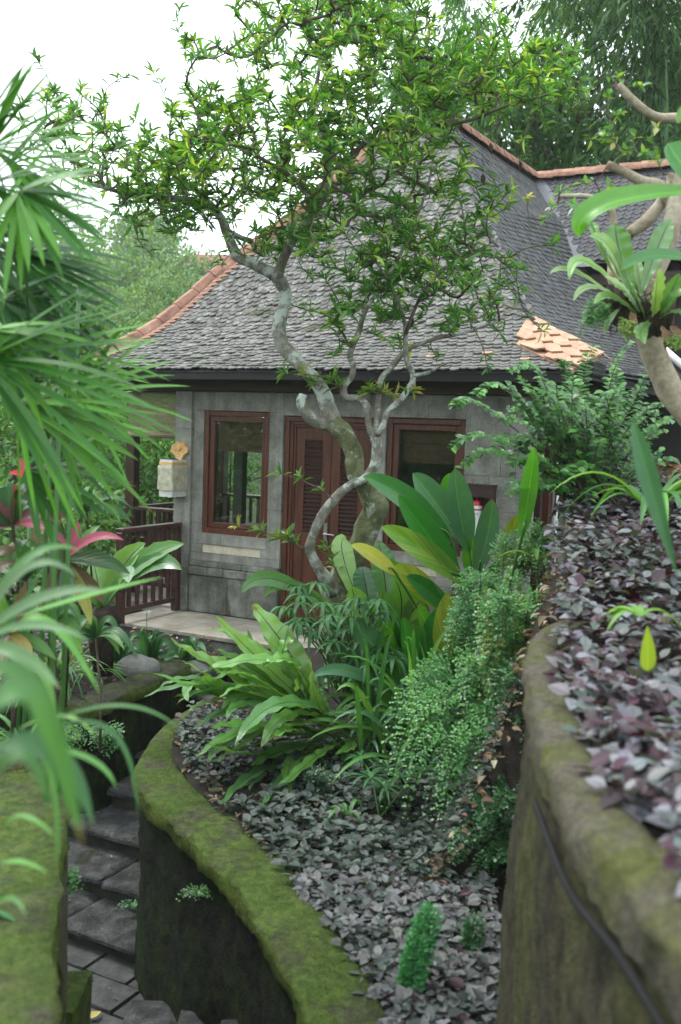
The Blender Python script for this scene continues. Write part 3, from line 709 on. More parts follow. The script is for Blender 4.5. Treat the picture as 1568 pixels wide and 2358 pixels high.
# --- double door
dr = MB(); u0, u1, zt = 1.336, 2.366, 2.115
for k, (w_, dep) in enumerate(((.05, .0), (.035, .02), (.025, .035))):
    off = sum((.05, .035, .025)[:k])
    dr.box(u0+off, u0+off+w_, dep, .12, .0, zt-off, .005); dr.box(u1-off-w_, u1-off, dep, .12, .0, zt-off, .005); dr.box(u0+off+w_+.001, u1-off-w_-.001, dep+.0005, .119, zt-off-w_, zt-off, .005)
door = dr.build('door', M['wood'], house)
a, b = u0+.11, u1-.11; mid = (a+b)/2; top = zt-.112
for s, (x0, x1) in enumerate(((a, mid-.003), (mid+.003, b))):
    lf = MB(); st_ = .10
    lf.box(x0, x0+st_, .05, .09, .02, top, .004); lf.box(x1-st_, x1, .05, .09, .02, top, .004)
    for z0, z1 in ((.02, .16), (.80, .95), (top-.12, top)): lf.box(x0+st_, x1-st_, .0505, .0895, z0, z1, .004)
    lf.box(x0+st_-.01, x1-st_+.01, .066, .08, .15, .81); lf.box(x0+st_+.03, x1-st_-.03, .054, .07, .20, .76, .012)
    lf.box(x0+st_-.01, x1-st_+.01, .082, .088, .95, top-.12)
    lf.build('door_leaf', M['wood'], door)
    n = 22; za, zb = .955, top-.125
    sl = MB(); sl.box(0, x1-x0-2*st_+.004, -.016, .016, -.004, .004, .002); sm = sl.mesh('louvre_slat', M['beam'])
    for k in range(n): put('louvre_slat', sm, door, (x0+st_-.002, .062, za+(zb-za)*(k+.5)/n), (math.radians(42), 0, 0))
hd = MB(); hd.box(mid-.055, mid-.015, .036, .05, .78, 1.06, .006); hd.tube([(mid-.035, .045, .95), (mid-.035, .005, .95)], .009, 8); hd.tube([(mid-.04, .008, .95), (mid+.05, .004, .948), (mid+.085, .006, .944)], .008, 8)
hd.build('door_handle', M['steel'], door)
# --- beam, soffit, fascia, rafters
bm = MB(); bm.box(-1.0, 4.25, -.11, .02, 2.352, 2.505, .006); bm.build('beam', M['beam'], house)
bm = MB(); bm.box(4.10, 4.24, .021, 5, 2.36, 2.505, .006); bm.build('beam', M['beam'], house)
bm = MB(); bm.box(-1.0, -.87, .021, 2.6, 2.352, 2.505, .006); bm.build('beam', M['beam'], house)
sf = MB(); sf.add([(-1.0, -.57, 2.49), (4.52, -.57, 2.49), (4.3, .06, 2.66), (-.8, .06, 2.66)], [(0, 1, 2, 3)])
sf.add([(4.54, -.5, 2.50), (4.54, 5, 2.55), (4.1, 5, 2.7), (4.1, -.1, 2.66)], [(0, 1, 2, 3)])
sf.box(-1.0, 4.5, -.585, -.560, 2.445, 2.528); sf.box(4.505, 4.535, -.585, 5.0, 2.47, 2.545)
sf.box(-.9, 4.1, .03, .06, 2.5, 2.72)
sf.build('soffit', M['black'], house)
for k in range(14):
    u = -.8+k*.385; rf = MB(); rf.add([(u, -.55, 2.455), (u+.05, -.55, 2.455), (u+.05, -.05, 2.60), (u, -.05, 2.60), (u, -.55, 2.50), (u+.05, -.55, 2.50), (u+.05, -.05, 2.645), (u, -.05, 2.645)], [(0, 1, 2, 3), (7, 6, 5, 4), (0, 4, 5, 1), (1, 5, 6, 2), (2, 6, 7, 3), (3, 7, 4, 0)])
    rf.build('rafter', M['beam'], house)
# --- roof: deck, then shingles row by row
ri = list(np.linspace(-.6, 2.7, 60))
V = []; F = []
for i in ri: V += [(uL(i), i, gz(i)-.012), (uR(i), i, gz(i)-.012)]
F += [(2*k, 2*k+1, 2*k+3, 2*k+2) for k in range(len(ri)-1)]
b0 = len(V); us = np.linspace(1.94, 4.57, 30)
for u in us: V += [(u, ihr(u), hz(u)-.014), (u, iv(u), rz_(u, iv(u))-.014)]
F += [(b0+2*k, b0+2*k+1, b0+2*k+3, b0+2*k+2) for k in range(len(us)-1)]
# hidden left and back slopes close the roof
b1 = len(V); V += [(uL(i), i, gz(i)-.012) for i in ri]; b2 = len(V); V += [(uL(i), 2.7+(2.7-i)*.9, gz(i)-.012) for i in ri]
F += [(b1+k, b1+k+1, b2+k+1, b2+k) for k in range(len(ri)-1)]
b3 = len(V); V += [(1.05, 2.7, 5.638), (1.94, 2.7, 5.638), (1.98, 5.8, 5.74), (-1.02, 5.67, 2.52)]; F += [(b3, b3+1, b3+2), (b3, b3+2, b3+3)]
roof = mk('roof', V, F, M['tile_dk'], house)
def shingle_mesh(w_, ln, th, cut, mat, name='shingle'):
    h = w_/2
    P = [(-h, 0), (h, 0), (h, ln-cut), (h*.12, ln), (-h*.12, ln), (-h, ln-cut)]
    V = [(x, y, 0) for x, y in P]+[(x, y, th) for x, y in P]; n = 6
    F = [tuple(range(n-1, -1, -1)), tuple(range(n, 2*n))]+[(k, (k+1) % n, n+(k+1) % n, n+k) for k in range(n)]
    return mesh(name, V, F, mat)
SHW, EXPO = .088, .078
sh_m = shingle_mesh(SHW-.004, EXPO*1.9, .011, .03, M['tile'])
sh_t = shingle_mesh(SHW-.004, EXPO*1.9, .011, .03, M['terra_new'])
def frame(o, xd, yd, zd): return Matrix(((xd.x, yd.x, zd.x, o.x), (xd.y, yd.y, zd.y, o.y), (xd.z, yd.z, zd.z, o.z), (0, 0, 0, 1)))
arc = [0]
for k in range(1, len(G_I)): arc.append(arc[-1]+math.hypot(G_I[k]-G_I[k-1], G_Z[k]-G_Z[k-1]))
tiles = []; row = 0; s = .0
while s < arc[-1]-.04:
    i0 = float(np.interp(s, arc, G_I)); z0 = gz(i0); sa = min(s+EXPO*1.5, arc[-1]); i1 = float(np.interp(sa, arc, G_I)); dv = Vector((0, i0-i1, z0-gz(i1))).normalized()
    nv = Vector((1, 0, 0)).cross(dv); nv = -nv if nv.z < 0 else nv
    lo, hi = uL(i0)+.03, uR(i0)-.03
    if s > 2.9: pass
    u = lo-(SHW*.5 if row % 2 else 0)
    while u < hi:
        uc = u+SHW/2
        if lo-.02 < uc < hi:
            tilt = .10+random.uniform(-.03, .09); yd = (dv+nv*tilt).normalized(); rot = random.gauss(0, .045)
            xd = (Vector((1, 0, 0))*math.cos(rot)+dv*math.sin(rot)).normalized(); zd = xd.cross(yd); zd = -zd if zd.z < 0 else zd; xd = yd.cross(zd)
            org = Vector((uc+random.uniform(-.004, .004), i0, z0))-dv*(EXPO*1.9-.02)+nv*.002+dv*(random.uniform(-.014, .014)+(.03 if random.random() < .02 else 0))
            tiles.append((s, uc, frame(org, xd, yd, zd)))
        u += SHW
    s += EXPO; row += 1
# pieces that show largest (nearest the viewer: low on the right) are their own objects
order = sorted(range(len(tiles)), key=lambda k: (HW(tiles[k][1], float(np.interp(tiles[k][0], arc, G_I)), 0)-EYE).length)
own = set(order[:300]); odd = {order[40], order[95], order[130], order[171]}
def merge(meshes_mats, name, mats, parent, cols=None):
    V = []; F = []; b = 0
    for me_v, me_f, mat in meshes_mats:
        v = np.c_[me_v, np.ones(len(me_v))] @ np.array(mat).T; V.append(v[:, :3]); F += [tuple(i+b for i in f) for f in me_f]; b += len(v)
    return mk(name, np.concatenate(V), F, mats, parent)
def mesh_data(me): return np.array([v.co[:] for v in me.vertices]), [tuple(p.vertices) for p in me.polygons]
sv, sf_ = mesh_data(sh_m)
for k in own:
    o = put('shingle', sh_t if k in odd else sh_m, roof); o.matrix_local = tiles[k][2]
o = merge([(sv, sf_, tiles[k][2]) for k in range(len(tiles)) if k not in own], 'shingles', M['tile'], roof); o['kind'] = 'stuff'
# right face
rt = []; s = .0; row = 0
while s < arc[-1]-.03:
    ih = float(np.interp(s, arc, G_I)); u0 = uR(ih); ih2 = float(np.interp(min(s+.1, arc[-1]), arc, G_I)); u2 = uR(ih2)
    dv = Vector((u0-u2, 0, hz(u0)-hz(u2))).normalized()
    xd0 = Vector((0, 1, cs(u0))).normalized(); nv = xd0.cross(dv); nv = -nv if nv.z < 0 else nv
    i = ih+.04+(SHW*.6 if row % 2 else 0); ie = iv(u0)-.03
    while i < ie:
        tilt = .10+random.uniform(-.02, .05); yd = (dv+nv*tilt).normalized(); xd = xd0; zd = xd.cross(yd); zd = -zd if zd.z < 0 else zd
        org = Vector((u0, i, rz_(u0, i)))-dv*(EXPO*2.0)+nv*.003
        rt.append(frame(org, xd, yd, zd)); i += SHW*1.2
    s += EXPO*1.02; row += 1
sv2 = sv*np.array([1.18, 1, 1])
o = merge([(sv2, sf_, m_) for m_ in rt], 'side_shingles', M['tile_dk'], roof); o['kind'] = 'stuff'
# --- hips and ridges
def ridge_line(P, name, parent, mat, w_=.105, h=.055, ln=.31, teeth=False, side=None):
    """overlapping angular ridge tiles laid along a line"""
    r = MB(); pts = [Vector(p) for p in P]
    base = MB(); base.tube(pts, .035, 6); bo = base.build(name, mat, parent)
    acc = 0; 
    d = [0]
    for a, b in zip(pts[:-1], pts[1:]): d.append(d[-1]+(b-a).length)
    def at(s):
        s = max(0, min(d[-1], s)); k = max(0, min(len(pts)-2, int(np.searchsorted(d, s))-1)); t = (s-d[k])/max(1e-6, d[k+1]-d[k]); return pts[k].lerp(pts[k+1], t)
    s = 0
    while s < d[-1]-.05:
        a = at(s-.02); b = at(s+ln); t = (b-a).normalized(); x = t.cross(Vector((0, 0, 1))).normalized(); z = x.cross(t)
        sec = [(-w_, -.05), (-w_*.92, -.012), (-w_*.45, h*.9), (0, h), (w_*.45, h*.9), (w_*.92, -.012), (w_, -.05)]
        V = [a+x*p+z*(q+.012) for p, q in sec]+[b+x*p*.96+z*q for p, q in sec]; V += [v-z*.018 for v in V[:7]]+[v-z*.018 for v in V[7:14]]
        F = [(k, k+1, k+8, k+7) for k in range(6)]+[(14+k, 21+k, 22+k, 15+k) for k in range(6)]+[(k, 14+k, 15+k, k+1) for k in range(6)]+[(7+k, 8+k, 22+k, 21+k) for k in range(6)]+[(0, 7, 21, 14), (6, 20, 27, 13)]
        m = MB(); m.add(V, F); m.build('ridge_tile', mat, bo)
        s += ln
    return bo
hipL = [(uL(i), i, gz(i)+.045) for i in np.linspace(-.55, 2.7, 24)]
ridge_line(hipL, 'hip_ridge', house, M['terra'])
ridge_line([(1.05, 2.7, 5.69), (1.94, 2.7, 5.69)], 'front_ridge', house, M['terra'])
ridge_line([(1.94, 2.72, 5.69), (1.96, 4.2, 5.73), (1.99, 5.8, 5.79)], 'back_ridge', house, M['terra'], w_=.11)
# saw-tooth of terracotta along the left hip
tm = MB(); tm.add([(0, -.05, 0), (.12, .0, 0), (0, .06, 0), (0, -.05, .014), (.12, .0, .014), (0, .06, .014)], [(2, 1, 0), (3, 4, 5), (0, 1, 4, 3), (1, 2, 5, 4), (2, 0, 3, 5)])
tmm = tm.mesh('tooth_tile', M['terra'])
hb = bpy.data.objects['hip_ridge']
s = .05
while s < arc[-1]*.62:
    i0 = float(np.interp(s, arc, G_I)); i1 = float(np.interp(s+.1, arc, G_I)); dv = Vector((0, i1-i0, gz(i1)-gz(i0))).normalized(); xd = Vector((1, 0, 0)); nv = xd.cross(dv); nv = -nv if nv.z < 0 else nv
    o = put('tooth_tile', tmm, hb); o.matrix_local = frame(Vector((uL(i0)+.10, i0, gz(i0)))+nv*.03, (xd-dv*.35).normalized(), dv, nv); s += EXPO
# right hip: flat weathered cap slabs, then the pale new tiles at the corner
cap = MB(); cap.tube([(uR(i), i, gz(i)-.005) for i in np.linspace(.45, 2.68, 12)], .03, 6); capo = cap.build('hip_caps', M['tile'], house)
for side in (0, 1):
    ii = .48
    while ii < 2.62:
        i2 = ii+.125; a = Vector((uR(ii), ii, gz(ii))); b = Vector((uR(i2), i2, gz(i2))); t = (b-a)
        if side == 0: x = Vector((-1, 0, 0)); wd = .17
        else: x = Vector((0, 1, cs(a.x))); wd = .12
        n = t.cross(x); n = -n if n.z < 0 else n; n.normalize()
        q = random.uniform(.85, 1.15)
        P = [a-t*.12+n*.034, a+x*wd*.6*q-t*.05+n*.034, a+x*wd*q+t*.45+n*.03, a+x*wd*.75*q+t*1.1+n*.016, b+t*.05+n*.016]
        m = MB(); m.add([p for p in P]+[p-n*.014 for p in P], [(0, 1, 2, 3, 4), (9, 8, 7, 6, 5)]+[(k, k+5, (k+1) % 5+5, (k+1) % 5) for k in range(5)])
        m.build('cap_slab', M['tile'], capo); ii = i2
# pale hexagonal tiles at the lower right corner
A, B, C, D = Vector((3.71, .50, 3.075)), Vector((4.56, -.34, 2.675)), Vector((4.40, -.66, 2.525)), Vector((3.74, -.05, 2.80))
nrm = (B-A).cross(D-A); nrm = -nrm if nrm.z < 0 else nrm; nrm.normalize()
cr = MB(); e = [A+nrm*.012, B+nrm*.012, C+nrm*.012, D+nrm*.012]; cr.add(e+[p-nrm*.03 for p in e], [(0, 1, 2, 3), (7, 6, 5, 4), (0, 4, 5, 1), (1, 5, 6, 2), (2, 6, 7, 3), (3, 7, 4, 0)])
cro = cr.build('corner_patch', M['terra_new'], house)
na, nb = 4, 3
for a in range(na, -1, -1):
    for b in range(nb):
        off = .5 if a % 2 else 0
        s = (a+.15)/(na+.3); v = (b+off)/nb
        if v > 1.02: continue
        hl, hw = .78/na, .485/nb
        P = [(s-hl, v-hw), (s+hl*.55, v-hw), (s+hl*1.15, v), (s+hl*.55, v+hw), (s-hl, v+hw)]
        P = [(max(-.06, min(1.04, p)), max(-.03, min(1.05, q))) for p, q in P]
        lift = lambda p: .030+.030*max(0, (p-(s-hl)))/(hl*2)
        W3 = [((A.lerp(B, p)).lerp(D.lerp(C, p), q))+nrm*lift(p) for p, q in P]
        m = MB(); m.add(W3+[p-nrm*.014 for p in W3], [(0, 1, 2, 3, 4), (9, 8, 7, 6, 5)]+[(k, k+5, (k+1) % 5+5, (k+1) % 5) for k in range(5)])
        m.build('hexagon_tile', M['terra_new'], cro)
for k in range(6):   # their returns on the side slope
    a = A.lerp(B, k/6); b = A.lerp(B, (k+1.25)/6); x = Vector((.05, .16, -.03))
    W3 = [a+nrm*.03, b+nrm*.036, b+x*.8+nrm*.03, a+x+nrm*.02]
    m = MB(); m.add(W3+[p-nrm*.014 for p in W3], [(0, 1, 2, 3), (7, 6, 5, 4)]+[(j, j+4, (j+1) % 4+4, (j+1) % 4) for j in range(4)]); m.build('hexagon_tile', M['terra_new'], cro)
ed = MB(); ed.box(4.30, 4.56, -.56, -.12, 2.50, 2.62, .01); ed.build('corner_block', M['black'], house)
# --- side of the house seen past the right pillar: dark timber bay with pale pipes
sw = MB(); sw.box(3.55, 3.62, .37, 4.8, 0, 2.5); sw.build('side_wall', M['black'], house)
for i0, i1, nm, mt in ((.40, .52, 'jamb', 'beam'), (.95, 1.02, 'jamb', 'beam'), (1.25, 1.34, 'jamb', 'wood'), (1.95, 2.5, 'pier', 'stone')):
    m = MB(); m.box(3.622, 3.74, i0, i1, 0, 2.44, .006); m.build(nm, M[mt], house)
for i in (.72, 1.62):
    m = MB(); m.tube([(3.70, i, 0), (3.70, i, 2.44)], .038, 10); m.build('pipe', M['white'], house, True)
# --- porch at the left end: floor, post, rails, blind
pf = MB(); pf.box(-2.6, -.021, .05, 2.6, -.16, -.005); pf.build('porch_floor', M['flag'], house)
ps = MB(); ps.box(-1.10, -.98, .46, .58, 0, 2.36, .008); ps.box(-1.115, -.965, .445, .595, 1.28, 1.31); ps.build('porch_post', M['rail'], house)
ps = MB(); ps.box(-1.10, -.98, 2.3, 2.42, 0, 2.36, .008); ps.build('porch_post', M['rail'], house)
def railing(name, label, a, b, h=.95, n=7, group=None):
    a, b = Vector(a), Vector(b); t_ = thing(name, label, 'railing', tuple(HW(*a)), rz=-TH, local=True, group=group)
    d = b-a; L = d.length; d.normalize(); ang = math.atan2(d.y, d.x); Rm = Matrix.Rotation(ang, 4, 'Z')
    def piece(nm, *bxs):
        m = MB()
        for bb in bxs: m.box(*bb, .004, mat=Rm)
        m.build(nm, M['rail'], t_)
    piece('top_rail', (-.03, L+.03, -.05, .05, h-.04, h)); piece('bottom_rail', (0, L, -.022, .022, .10, .15))
    piece('post', (-.035, .035, -.0351, .0351, 0, h-.042)); piece('post', (L-.035, L+.035, -.0351, .0351, 0, h-.042))
    m = MB(); m.box(-.018, .018, -.018, .018, .151, h-.041, .003, mat=Rm); mm = m.mesh('baluster', M['rail'])
    for k in range(n): put('baluster', mm, t_, d*(L*(k+1)/(n+1)))
    return t_
railing('railing', 'dark wooden railing at the left edge of the stone terrace', (.10, -.12, 0), (.10, -1.02, 0), .95, 6)
railing('railing', 'dark porch railing behind the terrace, between post and stone pillar', (-1.0, .52, 0), (-.03, .52, 0), 1.02, 7)
railing('railing', 'far porch railing seen behind the shrine', (-1.04, 2.36, 0), (-.1, 2.36, 0), 1.1, 7)
railing('railing', 'long side railing of the porch running back from its post', (-1.04, .62, 0), (-1.04, 2.28, 0), 1.02, 12)
bl = thing('bamboo_blind', 'pale bamboo roller blind hanging under the eave left of the pillar', 'blind', tuple(HW(-.55, .3, 1.87)), rz=-TH, local=True)
m = MB()
for k in range(24): m.box(-.38, .38, -.003, .003, .02+k*.019, .02+k*.019+.015)
m.build('slats', M['blind_p'], bl)
m = MB(); m.tube([(-.4, 0, 0), (.4, 0, 0)], .035, 10); m.build('roll', M['blind_p'], bl, True)
# --- terrace in front
te = thing('terrace', None, None, tuple(HW(1.5, -.5, 0)), rz=-TH, local=True); te['kind'] = 'structure'
def tl(u, i, z): return (u-1.5, i+.5, z)
m = MB(); m.box(-.05-1.5, 4.3-1.5, -.93+.5, -.06+.5, -.32, -.042); m.build('base', M['plinth'], te)
u = -.14
while u < 4.3:
    w_ = random.uniform(.32, .6); i = -.97
    while i < -.08:
        d = min(random.uniform(.24, .4), -.055-i)
        if -.055-(i+d) < .12: d = -.055-i
        m = MB(); m.box(u-1.5+.0015, u+w_-1.5-.0015, i+.5+.0015, i+d+.5-.0015, -.04, random.uniform(-.002, .001), .004); m.build('flagstone', M['flag'], te); i += d
    u += w_
# ================================================================= wing behind on the right
wing = thing('wing_building', 'second roofed wing with orange ridge behind the right side of the house', 'building', tuple(H0), rz=-TH, local=True)
we, wr = (4.62, 4.30), (5.8, 5.74)
wm = MB(); wm.add([(2.0, wr[0], wr[1]-.015), (10, wr[0], wr[1]-.015), (10, we[0], we[1]-.015), (3.08, we[0], we[1]-.015), (2.0, 7.2, 4.2), (10, 7.2, 4.2)], [(0, 3, 2, 1), (0, 1, 5, 4)])
wroof = wm.build('roof', M['tile_dk'], wing)
wl_ = []; sl = math.hypot(wr[0]-we[0], wr[1]-we[1]); dv = Vector((0, we[0]-wr[0], we[1]-wr[1])).normalized(); xd = Vector((1, 0, 0)); nv = xd.cross(dv); nv = -nv if nv.z < 0 else nv
s = 0; row = 0
while s < sl-.03:
    f = s/sl; i = we[0]+(wr[0]-we[0])*f; z = we[1]+(wr[1]-we[1])*f; u = 3.10-1.08*f+(.06 if row % 2 else 0)
    while u < 9:
        yd = (dv+nv*random.uniform(.08, .13)).normalized(); zd = xd.cross(yd); zd = -zd if zd.z < 0 else zd
        wl_.append(frame(Vector((u, i, z))-dv*.16+nv*.004, xd, yd, zd)); u += .115
    s += .088; row += 1
wl_.sort(key=lambda m_: m_[0][3])
sh_w = shingle_mesh(.108, .165, .012, .045, M['tile_dk'])
near = [m_ for m_ in wl_ if m_[0][3] < 5.2][:300]; rest = [m_ for m_ in wl_ if m_ not in near]
for m_ in near: put('shingle', sh_w, wroof).matrix_local = m_
wv_, wf_ = mesh_data(sh_w)
if rest: merge([(wv_, wf_, m_) for m_ in rest], 'shingles', M['tile_dk'], wroof)['kind'] = 'stuff'
ridge_line([(2.0, 5.8, 5.78), (5, 5.8, 5.80), (9, 5.8, 5.8)], 'ridge', wing, M['terra'], w_=.15)
m = MB(); P = [Vector((2.02, 5.78, 5.72)), Vector((2.64, 5.2, 4.95)), Vector((3.01, 4.72, 4.38)), Vector((3.12, 4.55, 4.2))]
m.add([p+Vector((-.08, -.06, .03)) for p in P]+[p+Vector((.10, -.02, .035)) for p in P], [(k, k+1, k+5, k+4) for k in range(3)]); m.build('valley_gutter', plain_mat('lead_grey', (.10, .10, .115), .5), wing)
m = MB(); m.box(3.0, 10, 5.02, 5.1, -1.0, 4.6); m.build('wall', M['black'], wing)  # its lower part is a dark sheet standing in for shade behind
m = MB(); m.box(3.1, 10, 4.80, 4.92, 4.02, 4.18, .006); m.build('beam', M['beam'], wing)
for u in (3.5, 4.15, 4.9, 5.6):
    m = MB(); m.box(u, u+.09, 4.93, 5.018, 2.7, 4.3, .005); m.build('post', M['beam'], wing)
g0, g1 = PHu(1512, 790, 2.0), PHu(1620, 885, 2.0)
m = MB(); m.tube([g0, g1], .04, 8); m.build('gutter_pipe', M['white'], wing, True)

# ================================================================= small things on the house front
sh = thing('offering_shrine', 'small wall shrine wrapped in pale gilt cloth on the left stone pillar', 'shrine', tuple(HW(.0, -.06, 1.2)), rz=-TH, local=True)
def cloth_box(u0, u1, i0, i1, z0, z1, mat, name, amp=.006, flare=.0):
    n = 10; V = []; F = []
    ring = [(u0, i1), (u0, i0), (u1, i0), (u1, i1)]
    pts = []
    for (a, b), (c, d) in zip(ring[:-1], ring[1:]):
        for k in range(n): pts.append((a+(c-a)*k/n, b+(d-b)*k/n))
    pts.append(ring[-1]); m_ = len(pts)
    for r in range(9):
        t = r/8
        for k, (a, b) in enumerate(pts):
            q = mnoise.noise((a*22+b*22, z0*3, t*4)); dx = (a-(u0+u1)/2)*flare*(1-t)
            V.append((a+dx+amp*q, b+amp*q-flare*.05*(1-t), z0+(z1-z0)*t+(amp*1.5*q if r == 0 else 0)))
    F = [(r*m_+k, r*m_+k+1, (r+1)*m_+k+1, (r+1)*m_+k) for r in range(8) for k in range(m_-1)]
    F.append(tuple(8*m_+k for k in range(m_))); return mk(name, V, F, mat, sh, smooth=True)
cloth_box(-.0, .165, -.25, .002, .03, .42, M['cloth'], 'inner_cloth'); cloth_box(-.012, .177, -.262, .002, .10, .36, M['gold'], 'cloth_wrap', .007, .04)
m = MB(); m.box(-.005, .17, -.255, .002, .362, .40, .006); m.build('box_rim', M['carved'], sh)
m = MB(); n = 18   # scalloped, carved back board with a boss
out = []
for k in range(n+1):
    a = math.pi*k/n; r = .105+.014*abs(math.sin(a*4.5)); out.append((.09+r*math.cos(a), .50+r*.95*math.sin(a)))
out += [(.03, .47), (.06, .42), (.09, .405), (.12, .42), (.15, .47)][::1]
V = [(x, -.04, z) for x, z in out]+[(x, -.005, z) for x, z in out]; k_ = len(out)
m.add(V, [tuple(range(k_)), tuple(range(2*k_-1, k_-1, -1))]+[(k, (k+1) % k_, k_+(k+1) % k_, k_+k) for k in range(k_)])
m.tube([(.09, -.052, .545), (.09, -.04, .545)], [.025, .034], 12); m.tube([(.035, -.047, .525), (.035, -.04, .525)], [.012, .018], 8); m.tube([(.145, -.047, .525), (.145, -.04, .525)], [.012, .018], 8)
m.build('carved_board', M['carved'], sh)
m = MB(); m.box(.0, .09, -.20, -.06, .401, .43, .01, .006); m.box(.05, .14, -.22, -.1, .405, .425, .008, .005); m.build('offering', M['rock'], sh)
# extinguisher in its wooden box
bx = thing('extinguisher_cabinet', 'open wooden wall box holding the fire extinguisher on the right pillar', 'cabinet', tuple(HW(3.46, -.05, .93)), rz=-TH, local=True)
m = MB(); W2 = .155
m.box(-W2, -W2+.025, -.13, .0, 0, .60, .003); m.box(W2-.025, W2, -.13, .0, 0, .60, .003); m.box(-W2+.025, W2-.025, -.13, .0, .565, .60, .003); m.box(-W2+.025, W2-.025, -.13, 0, .08, .105, .003); m.box(-W2+.025, W2-.025, -.13, 0, 0, .025, .003); m.box(-W2+.02, W2-.02, -.012, .0, .02, .57); m.box(-W2-.012, W2+.012, -.14, 0, .60, .615, .003)
m.box(-W2+.025, W2-.025, -.128, -.115, .50, .565); m.build('box', M['beam'], bx)
fe = thing('fire_extinguisher', 'red and white fire extinguisher inside the wooden wall box', 'extinguisher', tuple(HW(3.45, -.095, 1.045)), rz=-TH, local=True)
m = MB(); m.tube([(0, 0, 0), (0, 0, .005), (0, 0, .30), (0, 0, .335), (0, 0, .36), (0, 0, .375)], [.045, .05, .05, .046, .03, .018], 20); m.build('cylinder', M['red'], fe, True)
m = MB(); m.tube([(0, 0, .276), (0, 0, .305)], .0512, 20, False); m.build('white_band', M['paper'], fe, True)
m = MB(); m.tube([(0, 0, .03), (0, 0, .262)], .0512, 20, False); m.build('paper_label', M['paper'], fe, True)
m = MB(); m.tube([(0, 0, .374), (0, 0, .41)], .013, 10); m.tube([(-.03, 0, .40), (.04, -.01, .405)], .008, 8); m.tube([(-.02, 0, .42), (.05, -.02, .43)], .006, 8); m.tube([(.0, 0, .40), (0, 0, .43)], .006, 6); m.build('valve', M['steel'], fe, True)
m = MB()
for k in range(9): m.box(-.03, -.03+.02+.035*random.random(), -.0535, -.053, .05+k*.016, .05+k*.016+.006)
m.build('print_lines', M['ink'], fe)
def text(name, body, size, parent, loc, rot, mat, ext=.0006):
    c = bpy.data.curves.new(name, 'FONT'); c.body = body; c.size = size; c.extrude = ext; c.align_x = 'CENTER'
    o = bpy.data.objects.new(name, c); COL.objects.link(o); c.materials.append(mat); o.rotation_euler = rot
    dg = bpy.context.evaluated_depsgraph_get(); me = bpy.data.meshes.new_from_object(o.evaluated_get(dg)); bpy.data.objects.remove(o)
    return put(name, me, parent, loc, rot)
text('lettering', 'Garra', .034, fe, (0, -.0545, .222), (math.pi/2, 0, 0), M['ink'])
# path light by the landing
lp = thing('path_light', 'small black path light against the left wall by the steps', 'lamp', (-1.70, 6.55, -1.2))
c0 = PZ(168, 1845, -.86); 
m = MB(); m.box(c0.x-.05, c0.x+.05, c0.y-.05, c0.y+.05, -1.2, -.84, .01); m.build('housing', M['rubber'], lp)
m = MB(); m.box(c0.x-.062, c0.x+.062, c0.y-.062, c0.y+.062, -.838, -.80, .012); m.build('cap', M['rubber'], lp); lp.location = (c0.x, c0.y, -1.2)
for c_ in lp.children:
    me = c_.data; off = Vector((-1.70, 6.55, -1.2))-Vector((c0.x, c0.y, -1.2)); me.transform(Matrix.Translation(off))
# boulder on the left bed
def boulder(name, c, r, label, mat):
    V = []; n1, n2 = 18, 12
    for j in range(n2+1):
        ph = math.pi*j/n2
        for k in range(n1):
            th = 2*math.pi*k/n1; d = Vector((math.sin(ph)*math.cos(th), math.sin(ph)*math.sin(th), math.cos(ph)))
            q = 1+.16*mnoise.noise(d*1.7+Vector(c))+.05*mnoise.noise(d*5)
            V.append((c[0]+d.x*r[0]*q, c[1]+d.y*r[1]*q, c[2]+d.z*r[2]*q))
    F = [(j*n1+k, j*n1+(k+1) % n1, (j+1)*n1+(k+1) % n1, (j+1)*n1+k) for j in range(n2) for k in range(n1)]
    return tag(mk(name, V, F, mat, smooth=True), label, 'rock')
c0 = PZ(312, 1558, -.03); boulder('boulder', (c0.x, c0.y+.1, .0), (.19, .15, .12), 'rounded grey boulder on the left bed above the mossy wall', M['rock'])
c0 = PZ(470, 1540, -.05); boulder('boulder', (c0.x, c0.y, -.05), (.20, .14, .07), 'flat dark stone at the top of the steps below the terrace', M['rock'])
# ================================================================= VEGETATION
def A3(v): return np.array(v, float)
def leafobj(name, parent, P0, P1, P2, W, col, mat, nrm=(0, -.6, 1), **kw):
    V, F, UV = blade(P0, P1, P2, W, nrm, **kw)
    c = A3(col)*(1+random.gauss(0, .08)); t = np.array([u[1] for u in UV])[:, None]
    return mk(name, V, F, mat, parent, True, UV, np.clip(c[None]*(0.9+.2*t), .002, 1))
def tubes_np(paths, n=5):
    V = []; F = []; b = 0
    for pts, r0, r1 in paths:
        v, f, _ = tube(pts, np.linspace(r0, r1, len(pts)), n, False); V += [tuple(x) for x in v]; F += [tuple(i+b for i in q) for q in f]; b += len(v)
    return V, F
def limb(name, parent, pts, mat, n=12, sub=5, bmp=.22):
    """pts: (x, y, depth, radius)"""
    P = [(*PY(x, y, d), r) for x, y, d, r in pts]; S = smooth_path(P, sub)
    V, F, UV = tube([Vector(s[:3]) for s in S], [max(.002, s[3]) for s in S], n, True, bmp)
    mk(name, V, F, mat, parent, True); return S
